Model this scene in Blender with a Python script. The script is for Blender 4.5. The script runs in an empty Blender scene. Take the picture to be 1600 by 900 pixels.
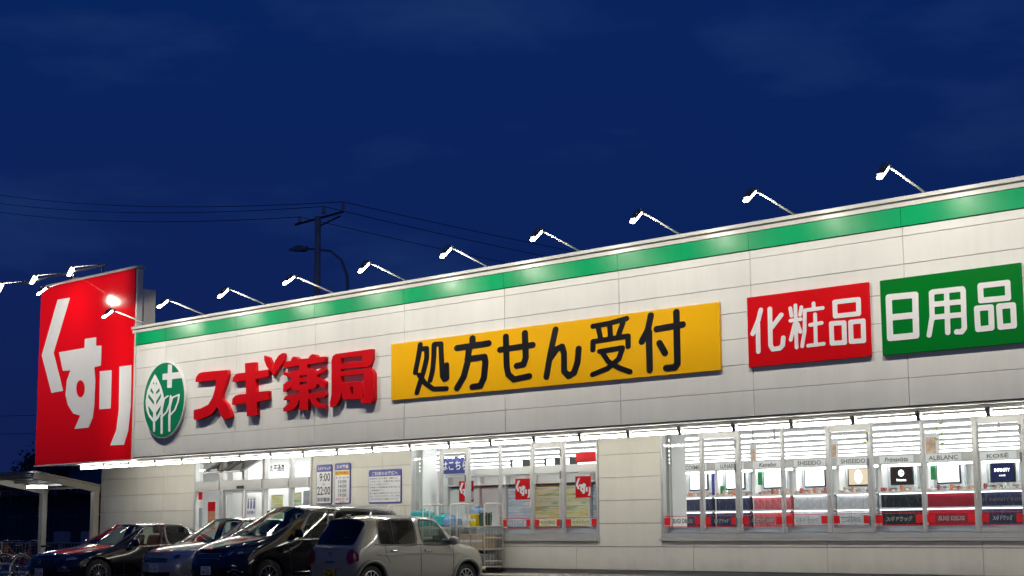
import bpy, bmesh, math, random
import numpy as np
from mathutils import Vector, Matrix
from mathutils.bvhtree import BVHTree

random.seed(7)
scene = bpy.context.scene
COL = scene.collection

# ------------------------------------------------------------------ camera
cam_data = bpy.data.cameras.new('camera')
cam = bpy.data.objects.new('camera', cam_data)
COL.objects.link(cam)
yaw, pitch, roll = 0.7888, 0.1474, -0.0064
fwd = Vector((-math.sin(yaw) * math.cos(pitch), math.cos(yaw) * math.cos(pitch), math.sin(pitch)))
rt = Vector((math.cos(yaw), math.sin(yaw), 0.0))
up = rt.cross(fwd)
cr = rt * math.cos(roll) + up * math.sin(roll)
cu = -rt * math.sin(roll) + up * math.cos(roll)
cam.matrix_world = Matrix(((cr.x, cu.x, -fwd.x, 26.6508), (cr.y, cu.y, -fwd.y, -22.6235), (cr.z, cu.z, -fwd.z, 1.2), (0, 0, 0, 1)))
cam_data.sensor_width = 36.0
cam_data.lens = 2558.13 / 1600.0 * 36.0
cam_data.clip_start = 0.1
cam_data.clip_end = 3000.0
scene.camera = cam
scene.render.resolution_x, scene.render.resolution_y = 1024, 576

# ------------------------------------------------------------------ sky: blue hour after sunset, thin night cloud
world = bpy.data.worlds.new('World')
scene.world = world
world.use_nodes = True
wn, wl = world.node_tree.nodes, world.node_tree.links
wn.clear()
w_out = wn.new('ShaderNodeOutputWorld')
w_bg = wn.new('ShaderNodeBackground')
w_tc = wn.new('ShaderNodeTexCoord')
w_map = wn.new('ShaderNodeMapping')
w_map.inputs['Scale'].default_value = (2.2, 2.2, 7.0)
w_noise = wn.new('ShaderNodeTexNoise')
w_noise.inputs['Scale'].default_value = 2.6
w_noise.inputs['Detail'].default_value = 7
w_noise.inputs['Roughness'].default_value = 0.55
w_ramp = wn.new('ShaderNodeValToRGB')
w_ramp.color_ramp.elements[0].position = 0.52
w_ramp.color_ramp.elements[1].position = 0.78
w_ramp.color_ramp.elements[1].color = (0.85, 0.85, 0.85, 1)
w_mix = wn.new('ShaderNodeMixRGB')
w_mix.inputs['Color2'].default_value = (0.013, 0.040, 0.155, 1)     # thin cloud lit by the last light of the town
w_n2 = wn.new('ShaderNodeTexNoise')
w_n2.inputs['Scale'].default_value = 1.1
w_n2.inputs['Detail'].default_value = 2
w_r2 = wn.new('ShaderNodeMapRange')
w_r2.inputs['From Min'].default_value = 0.40
w_r2.inputs['From Max'].default_value = 0.65
w_r2.inputs['To Max'].default_value = 0.6
w_haze = wn.new('ShaderNodeMixRGB')
w_haze.inputs['Color2'].default_value = (0.0085, 0.020, 0.118, 1)    # broad purplish veils
wl.new(w_tc.outputs['Generated'], w_n2.inputs['Vector'])
wl.new(w_n2.outputs['Fac'], w_r2.inputs['Value'])
wl.new(w_r2.outputs[0], w_haze.inputs['Fac'])
w_sep = wn.new('ShaderNodeSeparateXYZ')
w_grad = wn.new('ShaderNodeValToRGB')                              # blue hour: deep blue overhead, darker towards the ground haze
els = w_grad.color_ramp.elements
els[0].position, els[0].color = 0.0, (0.0020, 0.0075, 0.034, 1)
els[1].position, els[1].color = 1.0, (0.0006, 0.0200, 0.132, 1)
for p_, c_ in ((0.06, (0.0018, 0.0085, 0.045, 1)), (0.16, (0.0014, 0.0175, 0.106, 1)), (0.34, (0.0006, 0.0205, 0.134, 1))):
    e_ = els.new(p_)
    e_.color = c_
wl.new(w_tc.outputs['Generated'], w_sep.inputs[0])
wl.new(w_sep.outputs['Z'], w_grad.inputs[0])
wl.new(w_tc.outputs['Generated'], w_map.inputs[0])
wl.new(w_map.outputs[0], w_noise.inputs['Vector'])
wl.new(w_noise.outputs['Fac'], w_ramp.inputs[0])
wl.new(w_ramp.outputs['Color'], w_mix.inputs['Fac'])
wl.new(w_grad.outputs[0], w_haze.inputs['Color1'])
wl.new(w_haze.outputs[0], w_mix.inputs['Color1'])
wl.new(w_mix.outputs[0], w_bg.inputs['Color'])
wl.new(w_bg.outputs[0], w_out.inputs['Surface'])
w_bg.inputs['Strength'].default_value = 0.68

vs = scene.view_settings
vs.view_transform = 'Standard'
vs.look = 'None'
vs.exposure = 0.35
vs.gamma = 1.0
vs.use_curve_mapping = False
scene.cycles.use_denoising = True
scene.cycles.max_bounces = 7
scene.cycles.transparent_max_bounces = 16
scene.cycles.caustics_reflective = False
scene.cycles.caustics_refractive = False
scene.cycles.sample_clamp_indirect = 4.0

# ------------------------------------------------------------------ materials
MATS = {}


def mat(name, color, rough=0.6, metal=0.0, spec=0.5, coat=0.0, var=0.0, vscale=3.0, bump=0.0, bscale=40.0, emit=None, estr=0.0, stretch=None, world_space=False, streaks=0.0, piece=0.0, splash=0.0):
    m = bpy.data.materials.new(name)
    m.use_nodes = True
    nt = m.node_tree
    b = nt.nodes['Principled BSDF']
    b.inputs['Base Color'].default_value = (*color, 1)
    b.inputs['Roughness'].default_value = rough
    b.inputs['Metallic'].default_value = metal
    b.inputs['Specular IOR Level'].default_value = spec
    b.inputs['Coat Weight'].default_value = coat
    b.inputs['Coat Roughness'].default_value = 0.04
    if emit:
        b.inputs['Emission Color'].default_value = (*emit, 1)
        b.inputs['Emission Strength'].default_value = estr
    if var or bump:
        tc = nt.nodes.new('ShaderNodeTexCoord')
        vec = tc.outputs['Object']
        if world_space:
            vec = nt.nodes.new('ShaderNodeNewGeometry').outputs['Position']
        if stretch:
            mp = nt.nodes.new('ShaderNodeMapping')
            mp.inputs['Scale'].default_value = stretch
            nt.links.new(vec, mp.inputs[0])
            vec = mp.outputs[0]
    if var:
        n = nt.nodes.new('ShaderNodeTexNoise')
        n.inputs['Scale'].default_value = vscale
        n.inputs['Detail'].default_value = 6
        nt.links.new(vec, n.inputs['Vector'])
        r = nt.nodes.new('ShaderNodeMapRange')
        r.inputs['From Min'].default_value = 0.3
        r.inputs['From Max'].default_value = 0.7
        r.inputs['To Min'].default_value = 1 - var
        r.inputs['To Max'].default_value = 1 + var
        nt.links.new(n.outputs['Fac'], r.inputs['Value'])
        mx = nt.nodes.new('ShaderNodeVectorMath')
        mx.operation = 'SCALE'
        mx.inputs[0].default_value = color
        fac = r.outputs[0]
        if streaks:      # rain streaks run down the face
            ms = nt.nodes.new('ShaderNodeMapping')
            ms.inputs['Scale'].default_value = (5.0, 5.0, 0.22)
            nt.links.new(vec, ms.inputs[0])
            ns = nt.nodes.new('ShaderNodeTexNoise')
            ns.inputs['Scale'].default_value = 1.0
            ns.inputs['Detail'].default_value = 7
            ns.inputs['Roughness'].default_value = 0.65
            nt.links.new(ms.outputs[0], ns.inputs['Vector'])
            rs = nt.nodes.new('ShaderNodeMapRange')
            rs.inputs['From Min'].default_value = 0.45
            rs.inputs['From Max'].default_value = 0.75
            rs.inputs['To Min'].default_value = 1.0
            rs.inputs['To Max'].default_value = 1.0 - streaks
            nt.links.new(ns.outputs['Fac'], rs.inputs['Value'])
            mm = nt.nodes.new('ShaderNodeMath')
            mm.operation = 'MULTIPLY'
            nt.links.new(fac, mm.inputs[0])
            nt.links.new(rs.outputs[0], mm.inputs[1])
            fac = mm.outputs[0]
        if splash:       # rain splash on the lowest boards
            sz = nt.nodes.new('ShaderNodeSeparateXYZ')
            nt.links.new(vec, sz.inputs[0])
            nz = nt.nodes.new('ShaderNodeTexNoise')
            nz.inputs['Scale'].default_value = 3.0
            nz.inputs['Detail'].default_value = 8
            nt.links.new(vec, nz.inputs['Vector'])
            hz = nt.nodes.new('ShaderNodeMath')
            hz.operation = 'MULTIPLY_ADD'
            nt.links.new(nz.outputs['Fac'], hz.inputs[0])
            hz.inputs[1].default_value = -0.5
            nt.links.new(sz.outputs['Z'], hz.inputs[2])
            rp = nt.nodes.new('ShaderNodeMapRange')
            rp.inputs['From Min'].default_value = 0.18
            rp.inputs['From Max'].default_value = 0.42
            rp.inputs['To Min'].default_value = 1.0 - splash
            rp.inputs['To Max'].default_value = 1.0
            nt.links.new(hz.outputs[0], rp.inputs['Value'])
            mm = nt.nodes.new('ShaderNodeMath')
            mm.operation = 'MULTIPLY'
            nt.links.new(fac, mm.inputs[0])
            nt.links.new(rp.outputs[0], mm.inputs[1])
            fac = mm.outputs[0]
        if piece:        # every board its own shade
            oi = nt.nodes.new('ShaderNodeObjectInfo')
            ro = nt.nodes.new('ShaderNodeMapRange')
            ro.inputs['To Min'].default_value = 1.0 - piece
            ro.inputs['To Max'].default_value = 1.0 + piece
            nt.links.new(oi.outputs['Random'], ro.inputs['Value'])
            mm = nt.nodes.new('ShaderNodeMath')
            mm.operation = 'MULTIPLY'
            nt.links.new(fac, mm.inputs[0])
            nt.links.new(ro.outputs[0], mm.inputs[1])
            fac = mm.outputs[0]
        nt.links.new(fac, mx.inputs['Scale'])
        nt.links.new(mx.outputs[0], b.inputs['Base Color'])
        r2 = nt.nodes.new('ShaderNodeMapRange')
        r2.inputs['From Min'].default_value = 0.3
        r2.inputs['From Max'].default_value = 0.7
        r2.inputs['To Min'].default_value = max(0.02, rough - 0.06)
        r2.inputs['To Max'].default_value = min(1, rough + 0.06)
        nt.links.new(n.outputs['Fac'], r2.inputs['Value'])
        nt.links.new(r2.outputs[0], b.inputs['Roughness'])
    if bump:
        n2 = nt.nodes.new('ShaderNodeTexNoise')
        n2.inputs['Scale'].default_value = bscale
        n2.inputs['Detail'].default_value = 4
        nt.links.new(vec, n2.inputs['Vector'])
        bp = nt.nodes.new('ShaderNodeBump')
        bp.inputs['Strength'].default_value = bump
        bp.inputs['Distance'].default_value = 0.01
        nt.links.new(n2.outputs['Fac'], bp.inputs['Height'])
        nt.links.new(bp.outputs[0], b.inputs['Normal'])
    MATS[name] = m
    return m


def emat(name, color, strength):
    m = bpy.data.materials.new(name)
    m.use_nodes = True
    nt = m.node_tree
    nt.nodes.clear()
    o = nt.nodes.new('ShaderNodeOutputMaterial')
    e = nt.nodes.new('ShaderNodeEmission')
    e.inputs['Color'].default_value = (*color, 1)
    e.inputs['Strength'].default_value = strength
    nt.links.new(e.outputs[0], o.inputs['Surface'])
    MATS[name] = m
    return m


def glass(name, tint=(0.95, 0.97, 0.97), ior=1.5, rough=0.0):
    # thin sheet glass: clear straight through, mirror-like by its Fresnel share
    m = bpy.data.materials.new(name)
    m.use_nodes = True
    nt = m.node_tree
    nt.nodes.clear()
    o = nt.nodes.new('ShaderNodeOutputMaterial')
    t = nt.nodes.new('ShaderNodeBsdfTransparent')
    t.inputs['Color'].default_value = (*tint, 1)
    g = nt.nodes.new('ShaderNodeBsdfGlossy')
    g.inputs['Roughness'].default_value = rough
    f = nt.nodes.new('ShaderNodeFresnel')
    f.inputs['IOR'].default_value = ior
    mx = nt.nodes.new('ShaderNodeMixShader')
    ge = nt.nodes.new('ShaderNodeNewGeometry')          # only the outer face of a pane mirrors; its inner face lets light out
    iv = nt.nodes.new('ShaderNodeMath')
    iv.operation = 'SUBTRACT'
    iv.inputs[0].default_value = 1.0
    nt.links.new(ge.outputs['Backfacing'], iv.inputs[1])
    mu = nt.nodes.new('ShaderNodeMath')
    mu.operation = 'MULTIPLY'
    nt.links.new(f.outputs[0], mu.inputs[0])
    nt.links.new(iv.outputs[0], mu.inputs[1])
    nt.links.new(mu.outputs[0], mx.inputs['Fac'])
    nt.links.new(t.outputs[0], mx.inputs[1])
    nt.links.new(g.outputs[0], mx.inputs[2])
    nt.links.new(mx.outputs[0], o.inputs['Surface'])
    MATS[name] = m
    return m


mat('asphalt', (0.045, 0.046, 0.048), 0.75, var=0.3, vscale=1.5, bump=0.6, bscale=90)
mat('apron_concrete', (0.33, 0.31, 0.28), 0.85, var=0.12, vscale=2.0, bump=0.3, bscale=60)
mat('kerb_concrete', (0.38, 0.37, 0.34), 0.85, var=0.12, vscale=4.0, bump=0.3, bscale=60)
mat('road_paint', (0.72, 0.72, 0.70), 0.6, var=0.12, vscale=12)
mat('siding_pale', (0.75, 0.75, 0.73), 0.5, spec=0.35, var=0.03, vscale=1.3, bump=0.12, bscale=30, world_space=True, streaks=0.06, piece=0.018)
mat('siding_beige', (0.70, 0.675, 0.60), 0.6, spec=0.3, var=0.03, vscale=1.5, bump=0.15, bscale=30, world_space=True, streaks=0.07, piece=0.018, splash=0.16)
mat('joint_sealant', (0.40, 0.40, 0.37), 0.8, var=0.1)
mat('green_band', (0.001, 0.35, 0.125), 0.36, spec=0.25, var=0.05, vscale=0.8, world_space=True, streaks=0.10)
mat('cap_metal', (0.66, 0.66, 0.63), 0.35, metal=0.0, var=0.04, vscale=0.7)
mat('cap_groove', (0.10, 0.10, 0.10), 0.6, var=0.1)
mat('soffit', (0.62, 0.62, 0.60), 0.6, var=0.03)
mat('aluminium', (0.52, 0.52, 0.51), 0.38, metal=0.3, var=0.05, vscale=5)
mat('aluminium_dark', (0.22, 0.225, 0.23), 0.4, metal=0.6, var=0.05, vscale=5)
mat('roof_sheet', (0.16, 0.165, 0.17), 0.6, var=0.1)
mat('sign_red', (0.80, 0.004, 0.006), 0.07, spec=0.5, var=0.02, vscale=0.5)
mat('sign_red2', (0.62, 0.004, 0.008), 0.35, spec=0.2, var=0.02, vscale=0.5)
mat('sign_green', (0.0, 0.17, 0.018), 0.35, spec=0.2, var=0.03, vscale=0.5)
mat('sign_yellow', (0.82, 0.43, 0.006), 0.35, spec=0.2, var=0.03, vscale=0.6)
mat('sign_white', (0.78, 0.78, 0.80), 0.4, var=0.02)
mat('sign_black', (0.006, 0.006, 0.008), 0.4, var=0.1)
mat('letter_red', (0.58, 0.005, 0.010), 0.35, spec=0.2, var=0.03)
mat('logo_green', (0.0, 0.20, 0.085), 0.4, var=0.03)
mat('sign_blue', (0.03, 0.04, 0.26), 0.4, var=0.05)
mat('white_metal', (0.70, 0.69, 0.64), 0.4, var=0.04)
mat('ivory_steel', (0.55, 0.51, 0.42), 0.45, var=0.04)
mat('grey_metal', (0.32, 0.32, 0.31), 0.45, metal=0.4, var=0.06)
mat('dark_metal', (0.05, 0.05, 0.05), 0.5, metal=0.3, var=0.1)
glass('window_glass', ior=1.38)
emat('flood_lens', (1.0, 0.95, 0.82), 18.0)
emat('tube_glow', (1.0, 0.97, 0.88), 38.0)
emat('ceiling_glow', (1.0, 0.985, 0.97), 7.0)
emat('carport_glow', (0.95, 0.98, 1.0), 24.0)

# ------------------------------------------------------------------ helpers
ORG = {}


def tag(o, label=None, cat=None, group=None, kind=None):
    if label:
        o['label'] = label
    if cat:
        o['category'] = cat
    if group:
        o['group'] = group
    if kind:
        o['kind'] = kind
    return o


def thing(name, label, cat, loc=(0, 0, 0), group=None, rz=0.0):
    o = bpy.data.objects.new(name, None)
    COL.objects.link(o)
    o.location = loc
    o.rotation_euler = (0, 0, rz)
    o.empty_display_size = 0.2
    ORG[o.name] = Vector(loc) if rz == 0 else Vector((0, 0, 0))
    return tag(o, label, cat, group)


def link(name, me, m, parent=None):
    o = bpy.data.objects.new(name, me)
    COL.objects.link(o)
    if m is not None and not len(me.materials):
        me.materials.append(MATS[m] if isinstance(m, str) else m)
    if parent is not None:
        o.parent = parent
        ORG[o.name] = ORG[parent.name]
    else:
        ORG[o.name] = Vector((0, 0, 0))
    return o


class MB:
    def __init__(self):
        self.v, self.f = [], []

    def add(self, vs_, fs):
        n = len(self.v)
        self.v += [tuple(a) for a in vs_]
        self.f += [tuple(i + n for i in f) for f in fs]
        return self

    def box(self, a, b):
        x0, y0, z0 = (min(a[i], b[i]) for i in range(3))
        x1, y1, z1 = (max(a[i], b[i]) for i in range(3))
        return self.add([(x0, y0, z0), (x1, y0, z0), (x1, y1, z0), (x0, y1, z0), (x0, y0, z1), (x1, y0, z1), (x1, y1, z1), (x0, y1, z1)],
                        [(0, 3, 2, 1), (4, 5, 6, 7), (0, 1, 5, 4), (1, 2, 6, 5), (2, 3, 7, 6), (3, 0, 4, 7)])

    def bar(self, p, q, w, h, upv=(0, 0, 1)):
        p, q = Vector(p), Vector(q)
        d = (q - p).normalized()
        u = Vector(upv)
        if abs(d.dot(u)) > 0.98:
            u = Vector((0, 1, 0))
        s = d.cross(u).normalized() * (w / 2)
        t = s.cross(d).normalized() * (h / 2)
        vs_ = [p - s - t, p + s - t, p + s + t, p - s + t, q - s - t, q + s - t, q + s + t, q - s + t]
        return self.add(vs_, [(3, 2, 1, 0), (4, 5, 6, 7), (0, 1, 5, 4), (1, 2, 6, 5), (2, 3, 7, 6), (3, 0, 4, 7)])

    def tube(self, pts, r, n=8, closed=False):
        pts = [Vector(p) for p in pts]
        rs = r if isinstance(r, (list, tuple)) else [r] * len(pts)
        N = len(pts)
        base = len(self.v)
        prev = None
        for i, p in enumerate(pts):
            a = pts[(i - 1) % N] if (i > 0 or closed) else p
            b = pts[(i + 1) % N] if (i < N - 1 or closed) else p
            d = (b - a).normalized()
            if prev is None:
                u = Vector((0, 0, 1)) if abs(d.z) < 0.9 else Vector((1, 0, 0))
                s = d.cross(u).normalized()
            else:
                s = (prev - d * prev.dot(d)).normalized()
            prev = s
            t = d.cross(s)
            for k in range(n):
                an = 2 * math.pi * k / n
                self.v.append(tuple(p + (s * math.cos(an) + t * math.sin(an)) * rs[i]))
        segs = N if closed else N - 1
        for i in range(segs):
            j = (i + 1) % N
            for k in range(n):
                k2 = (k + 1) % n
                self.f.append((base + i * n + k, base + i * n + k2, base + j * n + k2, base + j * n + k))
        if not closed:
            self.f.append(tuple(base + k for k in range(n))[::-1])
            self.f.append(tuple(base + (N - 1) * n + k for k in range(n)))
        return self

    def lathe(self, prof, c=(0, 0, 0), n=24, axis='z'):
        base = len(self.v)
        c = Vector(c)
        for (r, h) in prof:
            for k in range(n):
                a = 2 * math.pi * k / n
                if axis == 'z':
                    p = Vector((r * math.cos(a), r * math.sin(a), h))
                elif axis == 'x':
                    p = Vector((h, r * math.cos(a), r * math.sin(a)))
                else:
                    p = Vector((r * math.cos(a), h, r * math.sin(a)))
                self.v.append(tuple(c + p))
        for i in range(len(prof) - 1):
            for k in range(n):
                k2 = (k + 1) % n
                self.f.append((base + i * n + k, base + i * n + k2, base + (i + 1) * n + k2, base + (i + 1) * n + k))
        return self

    def prism(self, poly, lo, hi, axis='y'):
        # polygon in the two other axes, pulled along axis
        n = len(poly)
        base = len(self.v)
        for h in (lo, hi):
            for (a, b) in poly:
                self.v.append((a, h, b) if axis == 'y' else ((h, a, b) if axis == 'x' else (a, b, h)))
        self.f.append(tuple(range(base, base + n)))
        self.f.append(tuple(range(base + 2 * n - 1, base + n - 1, -1)))
        for i in range(n):
            j = (i + 1) % n
            self.f.append((base + i, base + n + i, base + n + j, base + j))
        return self

    def mesh(self, name, off=None, smooth=False, bevel=0.0):
        me = bpy.data.meshes.new(name)
        v = self.v
        if off is not None:
            v = [(a[0] - off[0], a[1] - off[1], a[2] - off[2]) for a in v]
        me.from_pydata(v, [], self.f)
        bm = bmesh.new()
        bm.from_mesh(me)
        bmesh.ops.recalc_face_normals(bm, faces=bm.faces)
        if bevel:
            bmesh.ops.bevel(bm, geom=list(bm.edges), offset=bevel, segments=1, affect='EDGES')
        bm.to_mesh(me)
        bm.free()
        if smooth:
            me.polygons.foreach_set('use_smooth', [True] * len(me.polygons))
        return me

    def build(self, name, m, parent=None, smooth=False, bevel=0.0):
        off = ORG[parent.name] if parent is not None else None
        return link(name, self.mesh(name, off, smooth, bevel), m, parent)


BOXES = {}


def boxpart(name, a, b, m, parent, bevel=0.0):
    # a box that shares its mesh with every box of that size and material
    c = Vector(((a[0] + b[0]) / 2, (a[1] + b[1]) / 2, (a[2] + b[2]) / 2))
    d = tuple(round(abs(b[i] - a[i]), 4) for i in range(3))
    key = (d, m, bevel)
    if key not in BOXES:
        BOXES[key] = MB().box((-d[0] / 2, -d[1] / 2, -d[2] / 2), (d[0] / 2, d[1] / 2, d[2] / 2)).mesh(name, None, False, bevel)
    o = link(name, BOXES[key], m, parent)
    o.location = c - (ORG[parent.name] if parent is not None else Vector((0, 0, 0)))
    return o


def contours(phi, x0, z0, dx, dz):
    # marching squares at 0; returns closed loops
    nz, nx = phi.shape
    s = phi < 0
    segs = {}

    def pt(e):
        i, j, hor = e
        if hor:
            a, b = phi[j, i], phi[j, i + 1]
            return (x0 + (i + a / (a - b)) * dx, z0 + j * dz)
        a, b = phi[j, i], phi[j + 1, i]
        return (x0 + i * dx, z0 + (j + a / (a - b)) * dz)
    idx = s[:-1, :-1].astype(int) + 2 * s[:-1, 1:] + 4 * s[1:, 1:] + 8 * s[1:, :-1]
    T = {1: [('l', 'b')], 2: [('b', 'r')], 3: [('l', 'r')], 4: [('r', 't')], 5: [('l', 't'), ('r', 'b')], 6: [('b', 't')], 7: [('l', 't')],
         8: [('t', 'l')], 9: [('t', 'b')], 10: [('b', 'l'), ('t', 'r')], 11: [('t', 'r')], 12: [('r', 'l')], 13: [('r', 'b')], 14: [('b', 'l')]}
    for j, i in zip(*np.nonzero((idx > 0) & (idx < 15))):
        E = {'b': (i, j, 1), 't': (i, j + 1, 1), 'l': (i, j, 0), 'r': (i + 1, j, 0)}
        for a, b in T[idx[j, i]]:
            segs[E[a]] = E[b]
    loops = []
    while segs:
        st, cur = next(iter(segs.items()))
        del segs[st]
        lp = [st]
        while cur != st and cur in segs:
            lp.append(cur)
            cur = segs.pop(cur)
        if len(lp) > 6:
            loops.append([pt(e) for e in lp])
    return loops


def simplify(lp, tol):
    def dp(a):
        if len(a) < 3:
            return a
        p, q = np.array(a[0]), np.array(a[-1])
        d = q - p
        L = np.hypot(*d) or 1e-9
        arr = np.array(a)
        dist = np.abs((arr[:, 0] - p[0]) * d[1] - (arr[:, 1] - p[1]) * d[0]) / L
        k = int(dist.argmax())
        if dist[k] < tol:
            return [a[0], a[-1]]
        return dp(a[:k + 1])[:-1] + dp(a[k:])
    h = len(lp) // 2
    return dp(lp[:h + 1])[:-1] + dp(lp[h:] + [lp[0]])[:-1]


def in_poly(X, Z, poly):
    r = np.zeros(X.shape, bool)
    n = len(poly)
    for i in range(n):
        (x1, z1), (x2, z2) = poly[i], poly[(i + 1) % n]
        if z1 == z2:
            continue
        c = ((z1 > Z) != (z2 > Z)) & (X < (x2 - x1) * (Z - z1) / (z2 - z1) + x1)
        r ^= c
    return r


def seg_dist(X, Z, pts):
    d = np.full(X.shape, 1e9)
    for (x1, z1), (x2, z2) in zip(pts[:-1], pts[1:]):
        vx, vz = x2 - x1, z2 - z1
        L = vx * vx + vz * vz or 1e-9
        t = np.clip(((X - x1) * vx + (Z - z1) * vz) / L, 0, 1)
        d = np.minimum(d, np.hypot(X - x1 - t * vx, Z - z1 - t * vz))
    return d


LOOPS = {}


def glyph_loops(key):
    if key in LOOPS:
        return LOOPS[key]
    g = GLYPHS[key]
    a = g['a']
    pts = [p for s in g['s'] for p in s[1]] + [p for q in g['p'] for p in q]
    mw = max([s[0] for s in g['s']] + [0.05])
    xs = [p[0] * a for p in pts]
    zs = [p[1] for p in pts]
    x0, x1, z0, z1 = min(xs) - mw, max(xs) + mw, min(zs) - mw, max(zs) + mw
    st = max(x1 - x0, z1 - z0) / 130
    gx = np.arange(x0, x1 + st, st)
    gz = np.arange(z0, z1 + st, st)
    X, Z = np.meshgrid(gx, gz)
    phi = np.full(X.shape, 1e9)

    def psd(q):
        q = [(p[0] * a, p[1]) for p in q]
        d = seg_dist(X, Z, q + [q[0]])
        return np.where(in_poly(X, Z, q), -d, d)
    for q in g['p']:
        phi = np.minimum(phi, psd(q))
    for q in g['h']:
        phi = np.maximum(phi, -psd(q))
    for w, s in g['s']:
        phi = np.minimum(phi, seg_dist(X, Z, [(p[0] * a, p[1]) for p in s]) - w / 2)
    phi[phi == 0] = 1e-6
    LOOPS[key] = [[(p[0] / a, p[1]) for p in simplify(lp, st * 0.12)] for lp in contours(phi, x0, z0, st, st)]
    return LOOPS[key]


def solid_from_loops(name, loops, y, depth, m, parent, label=None):
    # flat shape in the X-Z plane at depth y, thickness pulled towards +y
    cu_ = bpy.data.curves.new(name, 'CURVE')
    cu_.dimensions = '2D'
    cu_.fill_mode = 'BOTH'
    cu_.extrude = depth / 2
    for lp in loops:
        sp = cu_.splines.new('POLY')
        sp.points.add(len(lp) - 1)
        for i, (x, z) in enumerate(lp):
            sp.points[i].co = (x, z, 0, 1)
        sp.use_cyclic_u = True
    tmp = bpy.data.objects.new('tmp', cu_)
    COL.objects.link(tmp)
    dg = bpy.context.evaluated_depsgraph_get()
    dg.update()
    me = bpy.data.meshes.new_from_object(tmp.evaluated_get(dg))
    bpy.data.objects.remove(tmp)
    off = ORG[parent.name] if parent is not None else Vector((0, 0, 0))
    me.transform(Matrix.Translation(-off) @ Matrix.Translation((0, y + depth / 2, 0)) @ Matrix.Rotation(math.pi / 2, 4, 'X'))
    me.name = name
    me.materials.clear()
    o = link(name, me, m, parent)
    if label:
        o['label'] = label
    return o


def glyph(key, y, depth, m, parent, label=None, fit=None, name='character'):
    loops = glyph_loops(key)
    if fit:
        (ax, az), (bx, bz), (cx, cz), (dx, dz) = fit      # source box low/high, target box low/high
        loops = [[(cx + (p[0] - ax) / (bx - ax) * (dx - cx), cz + (p[1] - az) / (bz - az) * (dz - cz)) for p in lp] for lp in loops]
    return solid_from_loops(name, loops, y, depth, m, parent, label)


def text(name, s, x, z, y, h, m, parent, width=None, bold=0.0, spacing=1.0, slant=0.0, rot=None, align='LEFT', depth=0.003):
    # lettering: h is the height of the ink, x/z its lower left corner, facing -y
    c = bpy.data.curves.new(name, 'FONT')
    c.body = s
    c.size = 1.0
    c.offset = bold
    c.shear = slant
    c.space_character = spacing
    c.resolution_u = 2
    tmp = bpy.data.objects.new('tmp', c)
    COL.objects.link(tmp)
    dg = bpy.context.evaluated_depsgraph_get()
    dg.update()
    me = bpy.data.meshes.new_from_object(tmp.evaluated_get(dg))
    bpy.data.objects.remove(tmp)
    if not me.vertices:
        return None
    co = np.array([v.co[:] for v in me.vertices])
    lo, hi = co.min(0), co.max(0)
    sz = h / max(1e-6, hi[1] - lo[1])
    sx = sz if width is None else width / max(1e-6, hi[0] - lo[0])
    off = ORG[parent.name] if parent is not None else Vector((0, 0, 0))
    M = Matrix(((sx, 0, 0, x - lo[0] * sx), (0, 0, 1, y), (0, sz, 0, z - lo[1] * sz), (0, 0, 0, 1)))
    if rot is not None:
        M = rot @ M
    me.transform(Matrix.Translation(-off) @ M)
    me.name = name
    me.materials.clear()
    return link(name, me, m, parent)


ORD = ['first', 'second', 'third', 'fourth', 'fifth', 'sixth', 'seventh', 'eighth', 'ninth', 'tenth', 'eleventh', 'twelfth', 'thirteenth', 'fourteenth',
       'fifteenth', 'sixteenth', 'seventeenth', 'eighteenth', 'nineteenth', 'twentieth', 'twenty-first', 'twenty-second', 'twenty-third', 'twenty-fourth', 'twenty-fifth']

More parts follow.
